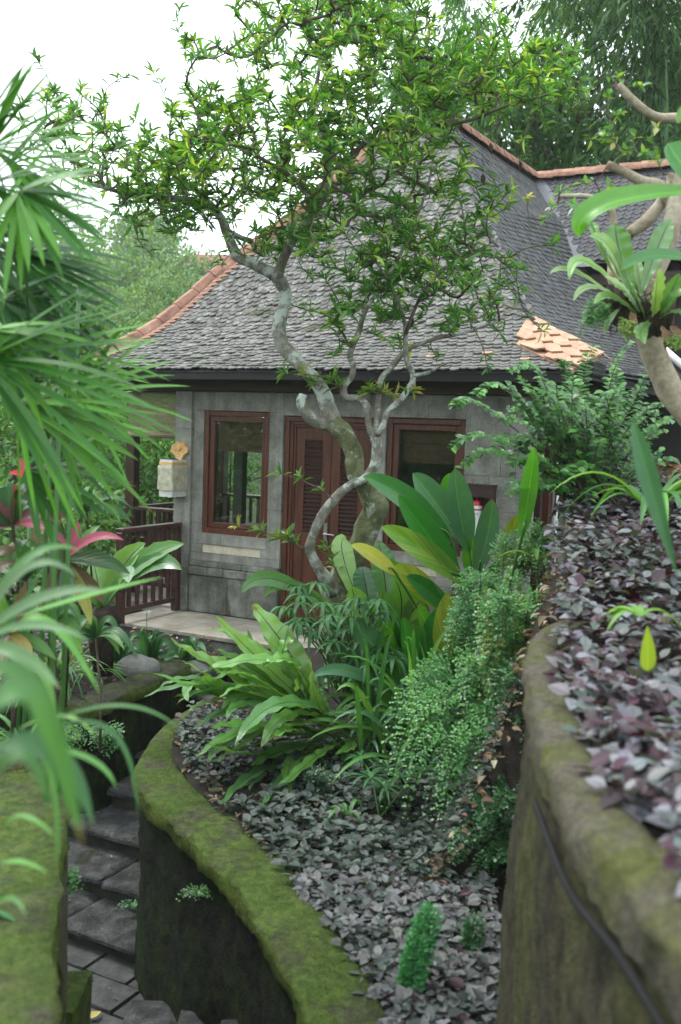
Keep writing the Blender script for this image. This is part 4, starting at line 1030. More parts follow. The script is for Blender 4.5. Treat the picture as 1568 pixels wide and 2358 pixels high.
def grow(nodes, targets, bend=.12, seed=1):
    """join each target to the nearest wood already there; returns twig paths with radii and end directions"""
    N = [A3(p[:3]) for p in nodes]; T = [A3(t) for t in targets]
    arr = np.array(N); dist = [np.min(np.linalg.norm(arr-t, axis=1)) for t in T]; order = np.argsort(dist)
    par = {}; cnt = {}; paths = []; base = len(N); R = random.Random(seed); owner = [-1]*base
    pts_all = list(N)
    for k in order:
        t = T[k]; arr = np.array(pts_all); j = int(np.argmin(np.linalg.norm(arr-t, axis=1))); a = pts_all[j]
        L = np.linalg.norm(t-a); d = (t-a)/max(L, 1e-6)
        off = np.array([R.gauss(0, 1), R.gauss(0, 1), R.gauss(0, 1)]); off -= d*off.dot(d)
        m1 = a+(t-a)*.35+off*L*bend+A3((0, 0, -.04*L)); m2 = a+(t-a)*.7+off*L*bend*.7+A3((0, 0, -.02*L))
        paths.append([a, m1, m2, t]); owner_id = len(paths)-1
        par[owner_id] = owner[j]
        pts_all += [m1, m2, t]; owner += [owner_id]*3
    cnt = [1]*len(paths)
    for q in range(len(paths)-1, -1, -1):
        if par[q] >= 0: cnt[par[q]] += cnt[q]
    return paths, cnt
def rosettes(paths, L=(.09, .15), wr=.28, n=(7, 11), cols=None, light=.3, lightcols=None, along=4, up=.45, droop=.0, lightf=None):
    P = []; D = []; N = []; LL = []; C = []
    for p in paths:
        ax = p[3]-p[2]; ax = ax/max(np.linalg.norm(ax), 1e-6)+A3((0, 0, up)); ax /= np.linalg.norm(ax)
        lt = random.random() < (light if lightf is None else lightf(p[3]))
        k = random.randint(*n); a0 = random.uniform(0, 6.28)
        q1 = np.cross(ax, [.3, .5, .81]); q1 /= np.linalg.norm(q1); q2 = np.cross(ax, q1)
        for j in range(k):
            th = a0+j*2.4; sp = math.radians(random.uniform(30, 88) if j < k*.75 else random.uniform(8, 35))
            d = ax*math.cos(sp)+(q1*math.cos(th)+q2*math.sin(th))*math.sin(sp)+A3((0, 0, -droop))
            P.append(p[3]-ax*random.uniform(0, .03)); D.append(d); N.append(ax*.7+A3((0, 0, .5))+rng.normal(0, .25, 3)); LL.append(random.uniform(*L)*(.8 if sp < .6 else 1)); C.append(1 if lt else 0)
        for j in range(along):
            t = random.uniform(0, 1); b = (p[2]*(1-t)+p[3]*t) if random.random() < .6 else (p[1]*(1-t)+p[2]*t); d = rng.normal(0, 1, 3); d[2] = abs(d[2])*.5; d += ax*.4
            P.append(b); D.append(d); N.append(A3((0, 0, 1))+rng.normal(0, .3, 3)); LL.append(random.uniform(*L)*.85); C.append(0)
    C = np.array(C); n_ = len(C)
    col = np.where(C[:, None] == 1, palette(n_, lightcols if lightcols is not None else cols), palette(n_, cols))
    LL = np.array(LL); V, F, UV = scatter(P, D, N, LL, LL*wr*np.clip(rng.normal(1, .12, n_), .7, 1.4)); return V, F, UV, rep(col)
def ell(cx, cy, rx, ry, d, dd, n):
    out = []
    while len(out) < n:
        a, b, c = rng.uniform(-1, 1, 3)
        if a*a+b*b+c*c <= 1: out.append(A3(PY(cx+a*rx, cy+b*ry, d+c*dd)))
    return out

# ---------------------------------------------------------------- the leaning tree in front of the house
tree = thing('leaning_tree', 'gnarled lichen-spotted tree with glossy leaves growing in front of the door', 'tree', tuple(PY(775, 1640, 7.6)))
TD = 7.6
tr_ = [(772, 1690, 7.6, .135), (778, 1560, 7.6, .12), (780, 1470, 7.6, .112), (772, 1400, 7.6, .112), (792, 1335, 7.6, .108), (828, 1262, 7.58, .092), (852, 1200, 7.55, .088), (862, 1165, 7.53, .095), (846, 1125, 7.52, .08), (820, 1090, 7.5, .075), (812, 1042, 7.5, .072), (794, 1002, 7.5, .068), (764, 972, 7.5, .074), (754, 934, 7.5, .06), (737, 894, 7.5, .056), (708, 858, 7.5, .052), (674, 822, 7.55, .055), (648, 788, 7.6, .055), (645, 738, 7.65, .05), (658, 690, 7.7, .05), (648, 655, 7.7, .046), (625, 622, 7.7, .044)]
S0 = limb('trunk', tree, tr_[:13], M['bark_moss'], 16, 6, .35); nodes = []
S1 = limb('limb', tree, tr_[12:], M['bark'], 14, 6, .3); nodes += S1[len(S1)*2//3:]
limb('broken_stub', tree, [(770, 978, 7.5, .05), (735, 972, 7.46, .05), (709, 955, 7.42, .044), (694, 928, 7.4, .04), (699, 908, 7.4, .03)], M['bark'], 12, 5, .35)
S = limb('limb', tree, [(630, 632, 7.7, .045), (585, 608, 7.75, .042), (545, 588, 7.8, .040), (522, 535, 7.85, .038), (509, 503, 7.9, .036), (484, 477, 7.9, .034), (434, 463, 7.9, .032), (380, 455, 7.8, .026), (336, 447, 7.75, .022), (280, 442, 7.7, .018), (239, 432, 7.6, .014), (180, 415, 7.55, .010), (120, 370, 7.5, .007), (90, 310, 7.5, .004)], M['bark'], 12); nodes += S
limb('cut_branch', tree, [(528, 535, 7.86, .025), (556, 548, 7.9, .024), (580, 556, 7.95, .026)], M['bark'], 8)
S = limb('limb', tree, [(640, 640, 7.7, .04), (655, 590, 7.6, .034), (690, 530, 7.5, .03), (735, 470, 7.45, .027), (760, 400, 7.4, .024), (740, 320, 7.4, .02), (720, 240, 7.4, .017), (735, 150, 7.4, .013), (720, 60, 7.4, .009)], M['bark']); nodes += S[6:]
S = limb('branch', tree, [(735, 470, 7.45, .02), (690, 420, 7.2, .018), (610, 370, 7.1, .014), (540, 330, 7.0, .010), (470, 300, 7.0, .006)], M['twig'], 8); nodes += S[4:]
S = limb('branch', tree, [(760, 400, 7.4, .02), (840, 330, 7.6, .018), (920, 260, 7.7, .014), (1010, 220, 7.7, .011), (1120, 215, 7.6, .008), (1230, 180, 7.5, .005)], M['twig'], 8); nodes += S[4:]
S = limb('branch', tree, [(1010, 290, 7.3, .014), (1090, 275, 7.2, .012), (1150, 250, 7.2, .010), (1240, 225, 7.1, .007), (1330, 190, 7.0, .004)], M['twig'], 8); nodes += S
# front stem that rises from the foot, crosses the trunk and forks
fs = [(768, 1360, 7.5, .06), (752, 1335, 7.42, .05), (735, 1308, 7.38, .041), (716, 1268, 7.36, .038), (718, 1238, 7.35, .038), (732, 1204, 7.35, .036), (750, 1175, 7.35, .035), (778, 1142, 7.35, .034), (806, 1118, 7.35, .035), (838, 1103, 7.36, .037), (862, 1070, 7.36, .035), (868, 1030, 7.36, .036), (864, 1008, 7.36, .042)]
limb('front_stem', tree, fs, M['bark'], 12, 6, .3)
S = limb('branch', tree, [(864, 1010, 7.36, .03), (852, 990, 7.36, .027), (847, 957, 7.36, .026), (844, 934, 7.36, .027), (824, 918, 7.36, .026), (797, 914, 7.35, .028), (792, 890, 7.35, .026), (810, 866, 7.34, .024), (813, 841, 7.33, .024), (806, 816, 7.3, .022), (824, 770, 7.3, .02), (836, 728, 7.3, .02), (852, 698, 7.3, .018), (880, 660, 7.3, .016), (915, 600, 7.3, .014), (950, 520, 7.3, .012), (985, 430, 7.3, .009), (1010, 290, 7.3, .008)], M['bark'], 10, 5, .25); nodes += S[30:]
S = limb('branch', tree, [(866, 1005, 7.36, .03), (868, 972, 7.36, .026), (873, 905, 7.36, .02), (878, 872, 7.36, .021), (905, 841, 7.35, .022), (930, 812, 7.33, .02), (960, 795, 7.3, .016), (1011, 778, 7.3, .015), (1050, 772, 7.25, .012), (1085, 760, 7.2, .008), (1150, 740, 7.15, .005)], M['bark'], 10, 5); nodes += S[25:]
S = limb('branch', tree, [(869, 1000, 7.34, .028), (880, 982, 7.33, .022), (893, 950, 7.32, .022), (924, 918, 7.3, .022), (947, 884, 7.3, .023), (950, 862, 7.3, .022), (938, 834, 7.3, .02), (934, 798, 7.3, .018), (932, 746, 7.28, .016), (915, 690, 7.25, .013), (890, 640, 7.2, .01), (850, 580, 7.1, .008), (800, 520, 7.0, .006)], M['bark'], 10, 5); nodes += S[25:]
S = limb('branch', tree, [(947, 866, 7.3, .016), (985, 858, 7.25, .015), (1010, 845, 7.2, .01), (1035, 835, 7.15, .005)], M['bark'], 8, 4)
S = limb('branch', tree, [(934, 770, 7.28, .014), (960, 700, 7.2, .012), (1000, 640, 7.15, .009), (1060, 600, 7.1, .006), (1130, 560, 7.1, .004)], M['twig'], 8); nodes += S[6:]
T = (ell(740, 110, 240, 170, 7.5, 1.1, 170)+ell(880, 20, 150, 130, 7.4, .9, 70)+ell(660, 330, 270, 140, 7.3, 1.1, 175)+ell(300, 375, 200, 95, 7.7, .8, 95)+ell(420, 420, 160, 95, 7.8, .7, 55)+ell(140, 260, 120, 70, 7.6, .6, 26)
     + ell(1150, 175, 225, 95, 7.3, .8, 130)+ell(900, 300, 190, 170, 7.4, 1.0, 130)+ell(1020, 650, 190, 140, 7.2, .7, 95)+ell(860, 560, 200, 130, 7.3, .8, 100)+ell(650, 500, 160, 110, 7.4, .7, 55)
     + ell(390, 480, 160, 70, 7.7, .5, 40)+ell(480, 280, 110, 70, 7.5, .6, 36)+ell(420, 110, 60, 40, 7.6, .3, 5)+ell(470, 220, 60, 50, 7.6, .5, 9)+ell(820, 730, 150, 50, 7.2, .4, 14)+ell(1090, 450, 110, 70, 7.2, .5, 16))
T = T+[t+rng.normal(0, .22, 3) for t in T if rng.random() < .30]
paths, cnt = grow(nodes, T, .13)
br = [(p, min(.013, .0042*c**.42), min(.010, .0034*max(1, c-1)**.40)) for p, c in zip(paths, cnt)]
V, F = tubes_np(br); mk('twigs', V, F, M['twig'], tree, True)['kind'] = 'stuff'
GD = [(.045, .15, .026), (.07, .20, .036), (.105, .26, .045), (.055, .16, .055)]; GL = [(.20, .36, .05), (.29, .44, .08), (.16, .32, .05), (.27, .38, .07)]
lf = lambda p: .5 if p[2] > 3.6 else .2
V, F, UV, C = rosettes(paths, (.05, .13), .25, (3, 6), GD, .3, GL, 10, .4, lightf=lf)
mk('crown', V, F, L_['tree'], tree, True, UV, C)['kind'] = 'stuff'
# low sprays near the door, on twigs of their own
sp = []; 
for seq in ([(765, 1148), (740, 1128), (690, 1103), (643, 1090)], [(700, 1268), (665, 1238), (600, 1224), (545, 1212)], [(702, 1262), (660, 1245), (640, 1236)], [(780, 1330), (765, 1290), (752, 1260)], [(790, 890), (770, 870), (700, 862), (655, 858)], [(790, 895), (760, 880), (725, 878)], [(873, 905), (890, 905), (910, 912)], [(930, 915), (940, 905), (950, 900)], [(870, 900), (850, 905), (838, 900)]):
    q = [A3(PY(x, y, 7.28+.02*k)) for k, (x, y) in enumerate(seq)]
    while len(q) < 4: q.insert(1, (q[0]+q[1])/2)
    sp.append(q)
    for k in (1, 2): sp.append([q[k-1], q[k-1]*.6+q[k]*.4, q[k-1]*.2+q[k]*.8, q[k]+A3((0, 0, .01))])
V, F = tubes_np([(p, .006, .003) for p in sp]); mk('low_twigs', V, F, M['twig'], tree, True)['kind'] = 'stuff'
V, F, UV, C = rosettes(sp, (.08, .13), .25, (6, 9), GD+[(.12, .2, .05)], .25, [(.2, .27, .07), (.28, .26, .12)], 1, .3); mk('low_leaves', V, F, L_['tree'], tree, True, UV, C)['kind'] = 'stuff'
# dry pods on threads at the right of the crown
for (x, y, h) in ((1112, 400, 60), (1232, 275, 40), (1196, 370, 30), (1130, 330, 30), (1290, 235, 45), (1330, 260, 30), (1255, 340, 30), (700, 40, 0), (740, 95, 0), (560, 370, 0)):
    m = MB(); p0 = PY(x, y-h-8, 7.1); p1 = PY(x, y, 7.1); p2 = PY(x+2, y+26, 7.1)
    m.tube([p0, p1], .0016, 4); m.tube([p1, p1.lerp(p2, .3)+Vector((.004, 0, 0)), p1.lerp(p2, .7)-Vector((.004, 0, 0)), p2], [.003, .014, .012, .002], 7, bump=.8); m.build('dry_pod', M['fibre'], tree)

# ---------------------------------------------------------------- bird's nest fern in the planter
def z6(x, y): return 307+.5875*x, 1228+.5875*y
NG = [(.11, .27, .05), (.15, .34, .07), (.09, .235, .06), (.21, .39, .10)]
nf = thing('birds_nest_fern', 'large bird\'s nest fern with long wavy fronds spilling over the planter wall', 'fern', tuple(PZ(790, 1690, .02)))
def fr(par, tip, ctl, base, w_, dt, dc, db, col, conv=z6, mat='nest', nrm=(-.25, -.75, .9), wav=.05, prof='nest', wpx=.5875, lift=0, **kw):
    a = PY(*conv(*base), db); b = PY(*conv(*ctl), dc); c = PY(*conv(*tip), dt)
    b2 = (b*2-(a+c)*.5)                                    # curve passes through the middle point
    leafobj('frond', par, a, b2, c, w_*wpx/FPX*dc*1.0, col, L_[mat], nrm, prof=prof, wav=wav, ns=26, na=6, **kw)
for tip, ctl, base, w_, dt in [((190, 455), (410, 555), (680, 720), 92, 5.6), ((322, 455), (510, 560), (715, 720), 84, 5.8), ((368, 375), (560, 520), (760, 720), 92, 5.9), ((492, 308), (600, 470), (750, 710), 128, 6.2),
     ((100, 608), (320, 580), (660, 725), 66, 5.5), ((130, 570), (360, 600), (690, 725), 60, 5.6), ((215, 700), (400, 655), (700, 735), 60, 5.4), ((345, 690), (480, 640), (720, 735), 62, 5.5), ((275, 850), (520, 765), (850, 815), 84, 5.2), ((290, 905), (450, 800), (800, 800), 66, 5.2),
     ((385, 1095), (540, 920), (800, 845), 78, 5.1), ((575, 1050), (670, 920), (800, 850), 72, 5.3), ((480, 885), (620, 835), (790, 830), 76, 5.4), ((490, 745), (590, 665), (760, 760), 70, 5.6), ((620, 590), (680, 650), (770, 740), 66, 5.9), ((500, 830), (690, 745), (880, 825), 88, 5.3), ((905, 648), (850, 680), (790, 720), 30, 5.9), ((455, 420), (600, 560), (770, 725), 74, 6.2), ((200, 640), (420, 610), (720, 735), 56, 5.7), ((700, 600), (740, 660), (780, 730), 50, 6.0), ((820, 920), (830, 860), (800, 800), 50, 5.7)]:
    for rpt in range(3):
        j = lambda q, s: (q[0]+random.uniform(-s, s)*rpt, q[1]+random.uniform(-s, s)*rpt)
        fr(nf, j(tip, 75), j(ctl, 45), j(base, 15), w_*random.uniform(.66, .9), dt-.12*rpt, (dt+6.0)/2-.06*rpt, 6.0, random.choice(NG), wav=.10, wf=7, nrm=(-.25+random.uniform(-.4, .4), -.5, 1))
# second nest fern behind, around the foot of the trunk
nf2 = thing('birds_nest_fern', 'upright bird\'s nest fern behind the trunk with toothed pale fronds', 'fern', tuple(PZ(880, 1560, .05)))
def zd(x, y): return x, y
for tip, ctl, base, w_, dt in [((871, 1246), (884, 1320), (897, 1440), 58, 7.3), ((931, 1318), (929, 1370), (915, 1450), 54, 7.2), ((834, 1305), (842, 1350), (862, 1450), 56, 7.3), ((796, 1236), (792, 1290), (850, 1440), 50, 7.4), ((556, 1366), (640, 1336), (790, 1430), 36, 7.0), ((606, 1375), (680, 1350), (800, 1430), 26, 7.1), ((990, 1360), (955, 1400), (915, 1470), 48, 7.0), ((810, 1350), (825, 1400), (860, 1480), 54, 7.0), ((880, 1360), (885, 1420), (890, 1500), 60, 6.9), ((905, 1330), (925, 1395), (905, 1490), 52, 7.0), ((1010, 1420), (960, 1450), (900, 1500), 44, 6.9)]:
    fr(nf2, tip, ctl, base, w_, dt, (dt+7.2)/2, 7.2, random.choice(NG+[(.16, .30, .05), (.05, .16, .06)]), conv=zd, wpx=1, nrm=(.1, -1, .3), wav=.05, wf=10)

# ---------------------------------------------------------------- heliconia clump
he = thing('heliconia', 'tall heliconia clump with broad paddle leaves, some streaked yellow, in front of the right window', 'plant', tuple(PZ(1075, 1640, .05)))
HG = (.035, .20, .03); HB = (.075, .20, .11); HL = (.08, .27, .025); HY = (.16, .27, .03); HP = (.36, .38, .10)
hl = [ # tip, mid, base, width, depth tip, colour, material, stem foot
 ((836, 1097), (935, 1152), (1042, 1250), 62, 6.3, HG, 'heli'), ((917, 1140), (985, 1232), (1060, 1335), 62, 6.25, HG, 'heli'), ((950, 1090), (1000, 1155), (1062, 1242), 66, 6.6, HB, 'heli'), ((1047, 1078), (1057, 1170), (1080, 1272), 66, 6.55, HB, 'heli'),
 ((1134, 1150), (1124, 1228), (1096, 1330), 56, 6.35, HB, 'heli'), ((1230, 1030), (1218, 1130), (1200, 1242), 40, 5.15, HL, 'heli'), ((1196, 1184), (1172, 1240), (1140, 1330), 36, 6.45, HY, 'heli_y'), ((877, 1214), (970, 1266), (1076, 1348), 58, 6.2, HL, 'heli_y'),
 ((808, 1256), (860, 1282), (915, 1325), 38, 6.15, HP, 'heli_y'), ((907, 1303), (960, 1342), (1025, 1405), 56, 6.1, HY, 'heli_y'), ((935, 1327), (985, 1362), (1048, 1412), 48, 6.12, HG, 'heli'), ((1034, 1362), (1026, 1450), (1020, 1535), 56, 6.0, HY, 'heli_y'),
 ((991, 1497), (1003, 1556), (1008, 1620), 40, 5.95, HL, 'heli'), ((998, 1590), (995, 1632), (992, 1672), 32, 5.95, HB, 'heli'), ((795, 1424), (850, 1475), (910, 1558), 52, 6.05, HB, 'heli'), ((720, 1558), (795, 1545), (890, 1590), 30, 5.8, HB, 'heli'), ((1010, 1400), (1000, 1460), (1005, 1540), 40, 6.2, HG, 'heli'),
 ((880, 1570), (905, 1620), (945, 1668), 56, 5.9, HL, 'heli'), ((930, 1420), (938, 1480), (950, 1560), 30, 6.1, HG, 'heli'), ((850, 1400), (890, 1440), (930, 1500), 44, 6.4, HL, 'heli'), ((1090, 1240), (1085, 1280), (1085, 1340), 40, 6.7, HL, 'heli'), ((1150, 1290), (1125, 1340), (1105, 1400), 36, 6.5, HG, 'heli'), ((1100, 1390), (1085, 1440), (1070, 1520), 44, 6.4, HG, 'heli'), ((960, 1400), (985, 1440), (1020, 1510), 40, 6.3, HL, 'heli'), ((890, 1290), (930, 1330), (985, 1400), 34, 6.5, HL, 'heli'), ((1040, 1090), (1030, 1140), (1050, 1220), 34, 6.7, HL, 'heli'), ((870, 1500), (900, 1550), (925, 1600), 30, 6.0, HL, 'heli'), ((1030, 1560), (1015, 1600), (1000, 1650), 34, 6.1, HL, 'heli'), ((1060, 1430), (1050, 1500), (1045, 1570), 40, 6.35, HB, 'heli')]
for k in range(34):                                          # the crowd of lower leaves
    x, y = random.uniform(830, 1070), random.uniform(1400, 1640); dx, dy = random.uniform(-55, 25), random.uniform(60, 120)
    hl.append(((x, y), (x+dx*-.3, y+dy*.5), (x-dx*.5, y+dy), random.uniform(24, 44), random.uniform(6.0, 6.6), random.choice([HG, HL, HL, HB]), 'heli'))
for k, (tip, mid, base, w_, dt, col, mt) in enumerate(hl):
    a, b, c = PY(*base, dt+.12), PY(*mid, dt), PY(*tip, dt-.12)
    leafobj('leaf', he, a, b*2-(a+c)*.5, c, w_/FPX*dt, col, L_[mt], (-.15+random.uniform(-.25, .25), -1, .55), prof='paddle', ns=20, na=6, fold=.16, wav=.012, wf=3)
    foot = PZ(1060+random.uniform(-60, 60), 1640+random.uniform(-30, 40), .03)
    stp = [foot, foot.lerp(a, .5)+Vector((random.uniform(-.03, .03), 0, .05)), a, b.lerp(a, .6)]
    m = MB(); m.tube([Vector(p) for p in smooth_path(stp, 5)], .0075, 6); m.build('stalk', plain_mat('green_stalk', (.05, .14, .03), .4) if k == 0 else bpy.data.materials['green_stalk'], he, True)

def b_x(b, k): return random.uniform(760, 1070) if k % 3 else random.uniform(640, 1000)
sg = thing('strap_clump', 'crowd of narrow glossy strap leaves between the nest fern and the heliconia', 'plant', tuple(PZ(930, 1660, .03)))
for k in range(150):
    b = PZ(random.uniform(820, 1040), random.uniform(1600, 1780), .02); x, y = b_x(b, k), random.uniform(1430, 1720) if k % 3 else random.uniform(1640, 1840); dd = b.y-random.uniform(0, .6)
    c = PY(x, y, dd); mid = b.lerp(c, .55)+Vector((0, 0, random.uniform(.08, .2)))
    leafobj('blade', sg, b, mid*2-(b+c)*.5, c, random.uniform(.02, .042), random.choice([(.06, .20, .05), (.10, .28, .05), (.08, .21, .11), (.15, .34, .06)]), L_['heli'], (random.uniform(-.4, .4), -.7, .8), prof='lance', ns=10, na=2, fold=.2)
# ---------------------------------------------------------------- umbrella-leaved plants (whorls of narrow leaves)
def whorl_plant(name, label, tops, foot, n, L, w_, cols, mat='blade', droop=.5, up=.25, group=None, cat='plant'):
    t_ = thing(name, label, cat, tuple(foot), group)
    P = []; D = []; 
    leaves = MB(); stems = MB()
    for tp in tops:
        f2 = Vector(foot)+Vector((random.uniform(-.08, .08), random.uniform(-.08, .08), 0))
        stems.tube([f2, f2.lerp(tp, .5)+Vector((random.uniform(-.03, .03), 0, .06)), tp], [.006, .005, .004], 5)
        c0 = A3(random.choice(cols)); a0 = random.uniform(0, 6.28)
        for j in range(n):
            a = a0+6.283*j/n+random.uniform(-.2, .2); l = L*random.uniform(.75, 1.15)
            d = Vector((math.cos(a), math.sin(a), up+random.uniform(-.15, .3)))
            p1 = tp+d*l*.5; p2 = tp+Vector((d.x, d.y, 0))*l*.85+Vector((0, 0, up*l*.5-droop*l*random.uniform(.4, 1)))
            V, F, UV = blade(tp, p1, p2, w_*random.uniform(.8, 1.15), (0, 0, 1), 'lance', 7, 2, .1)
            leaves.add(V, F, UV, np.clip(c0*(1+random.gauss(0, .12)), .003, 1))
    stems.build('stems', bpy.data.materials['green_stalk'], t_, True)
    o = leaves.build('leaves', L_[mat], t_, True, True, True); o['kind'] = 'stuff'; return t_
UG = [(.03, .11, .03), (.045, .15, .05), (.07, .19, .075)]
tops = [PY(x, y, d) for x, y, d in ((690, 1372, 6.35), (742, 1390, 6.3), (700, 1425, 6.2), (765, 1418, 6.2), (800, 1452, 6.15), (655, 1400, 6.4), (720, 1455, 6.1), (770, 1480, 6.0), (835, 1475, 6.1), (880, 1492, 6.0), (905, 1518, 5.9), (850, 1530, 5.9), (730, 1345, 6.5), (790, 1395, 6.4), (690, 1350, 6.5), (915, 1585, 5.8))]+[PY(random.uniform(650, 900), random.uniform(1370, 1560), random.uniform(5.9, 6.4)) for _ in range(26)]
whorl_plant('umbrella_plant', 'bushy plant with whorls of narrow drooping leaves below the trunk', tops, PZ(810, 1640, .03), 9, .15, .026, UG, droop=1.0)
tops = [PY(x, y, d) for x, y, d in ((852, 1790, 5.1), (893, 1768, 5.2), (955, 1742, 5.3), (885, 1812, 5.0), (925, 1790, 5.1), (830, 1745, 5.4), (975, 1775, 5.2))]
whorl_plant('umbrella_plant', 'low papyrus-like plant with starry narrow leaves at the front of the planter', tops, PZ(900, 1870, 0), 11, .17, .017, UG, droop=.45, up=.35)
tops = [PY(x, y, d) for x, y, d in ((600, 1445, 6.8), (640, 1470, 6.6), (575, 1480, 6.7))]

# ---------------------------------------------------------------- ferns with divided fronds
def frond_fern(name, label, fronds, cols, leaf=.012, pinn=26, side=.05, twice=True, mat='fine', stem=(.02, .012, .008), cat='fern', jit=.35, group=None, dens_=1.0, taper=.7):
    """fronds: list of (base, mid, tip) points; small leaflets on side branchlets"""
    b0 = fronds[0][0]; t_ = thing(name, label, cat, tuple(b0), group)
    st = MB(); P = []; D = []; N = []; C = []
    for (a, b, c) in fronds:
        a, b, c = Vector(a), Vector(b), Vector(c); q = b*2-(a+c)*.5
        pts = [bez(a, q, c, k/6) for k in range(7)]; st.tube(pts, [.0022, .002, .0018, .0015, .0012, .001, .0006], 4)
        col = A3(random.choice(cols)); L = (c-a).length
        for k in range(int(pinn*dens_)):
            t = (k+.5+random.uniform(-.3, .3))/(pinn*dens_)*.9+.1; p = bez(a, q, c, t); d = ((q-a)*(1-t)+(c-q)*t).normalized()
            sdv = d.cross(Vector((random.uniform(-.4, .4), -.6, 1)))
            sdv.normalize(); ln = side*(1-t)**taper*random.uniform(.7, 1.2)+leaf
            for sg in (-1, 1):
                bd = (sdv*sg+d*.45+Vector((random.uniform(-jit, jit), random.uniform(-jit, jit), random.uniform(-jit, jit)))*.6).normalized()
                nn = max(1, int(ln/(leaf*.75))) if twice else 1
                for j in range(nn):
                    pp = p+bd*(ln*(j+.3)/nn) if twice else p
                    dd = bd+Vector((random.uniform(-1, 1), random.uniform(-1, 1), random.uniform(-1, 1)))*.5 if twice else bd
                    P.append(pp); D.append(dd); N.append(Vector((random.uniform(-.5, .5), -.5, 1))); C.append(col*(1+random.gauss(0, .15)))
    st.build('stems', M['fibre'], t_)
    n_ = len(P); ll = leaf*np.clip(rng.normal(1, .2, n_), .5, 1.6) if twice else np.full(n_, side)
    if not twice: ll = side*np.clip(rng.normal(1, .12, n_), .6, 1.3)
    tv = LT_Q.copy(); tv[1:3, 1] = .62
    V, F, UV = scatter(P, D, N, ll, ll*(.95 if twice else .22), tv, LT_QF)
    o = mk('fronds', V, F, L_[mat], t_, False, UV, np.clip(rep(np.array(C), tv), .003, 1)); o['kind'] = 'stuff'; return t_
MH = [(.055, .19, .045), (.085, .25, .06), (.045, .15, .045), (.12, .29, .08)]; MY = [(.13, .2, .03), (.2, .22, .05), (.09, .19, .04)]
def hang(cx, cy, rx, ry, d, n, ln, spread=(.5, .35)):
    out = []
    for k in range(n):
        x, y = cx+random.uniform(-rx, rx), cy+random.uniform(-ry, ry); a = PY(x, y, d+random.uniform(-.1, .15))
        l = ln*random.uniform(.6, 1.1); dx = random.uniform(-1, .6)*spread[0]*l; dy = -random.uniform(.1, 1)*spread[1]*l
        b = a+Vector((dx*.6, dy*.6, .06*l)); c = a+Vector((dx, dy, -l*random.uniform(.55, .95))); out.append((a, b, c))
    return out
frond_fern('maidenhair_fern', 'big cascade of maidenhair fern hanging down the bank left of the right wall', hang(1115, 1600, 95, 60, 5.0, 38, .58, (.8, .35)), MH, .016, 24, .075)
frond_fern('maidenhair_fern', 'lower trails of maidenhair fern reaching the ground cover', hang(1110, 1720, 75, 70, 4.8, 22, .45, (.8, .35)), MH, .015, 20, .06)
frond_fern('maidenhair_fern', 'dark maidenhair fern in the gap beside the right wall', hang(1195, 1740, 28, 190, 4.6, 36, .32), [(.03, .10, .035), (.05, .15, .05)], .015, 18, .06)
frond_fern('maidenhair_fern', 'feathery fern growing up the bank below the heliconia', hang(1120, 1400, 60, 70, 5.6, 28, .38, (.8, .35)), MH, .017, 20, .07)
frond_fern('maidenhair_fern', 'yellow-green fern at the top of the bank by the stone pillar', hang(1200, 1270, 50, 30, 5.9, 34, .26), MY+MH, .016, 18, .06)
frond_fern('maidenhair_fern', 'maidenhair fern tuft at the edge of the purple leaves', hang(1245, 1240, 30, 25, 5.6, 16, .22), MH, .015, 16, .05)
frond_fern('maidenhair_fern', 'ferns in the middle of the bank between heliconia and wall', hang(1185, 1480, 50, 90, 5.0, 50, .4), MH+MY, .016, 20, .07)
up = []
for k in range(7):
    a = PZ(946+random.uniform(-10, 10), 2315, -.03); c = PY(1000+random.uniform(-18, 12), 2085+abs(random.gauss(0, 40)), a.y+.02+random.uniform(-.05, .05)); up.append((a, a.lerp(c, .5)+Vector((-.02, 0, .01)), c))
frond_fern('upright_fern', 'bright narrow fern standing alone in the grey ground cover', up, [(.04, .19, .05), (.055, .23, .07)], .014, 34, .034, taper=.25)
up = []
for k in range(5):
    a = PZ(1075+random.uniform(-10, 10), 2235, -.03); c = PY(1105+random.uniform(-22, 12), 2095+abs(random.gauss(0, 30)), a.y+.05); up.append((a, a.lerp(c, .5), c))
frond_fern('upright_fern', 'small fern sprig right of the bright one, near the wall foot', up, [(.03, .11, .035)], .012, 22, .025, taper=.3)
up = []
for k in range(10):
    a = PZ(725, 1835, 0); c = PY(725+random.uniform(-55, 50), 1815+random.uniform(-40, 50), a.y-.12+random.uniform(-.1, .1)); up.append((a, a.lerp(c, .5)+Vector((0, 0, .07)), c))
frond_fern('dark_fern', 'dark feathery fern under the bird\'s nest fronds', up, [(.015, .065, .018), (.02, .085, .025)], .012, 20, .05)
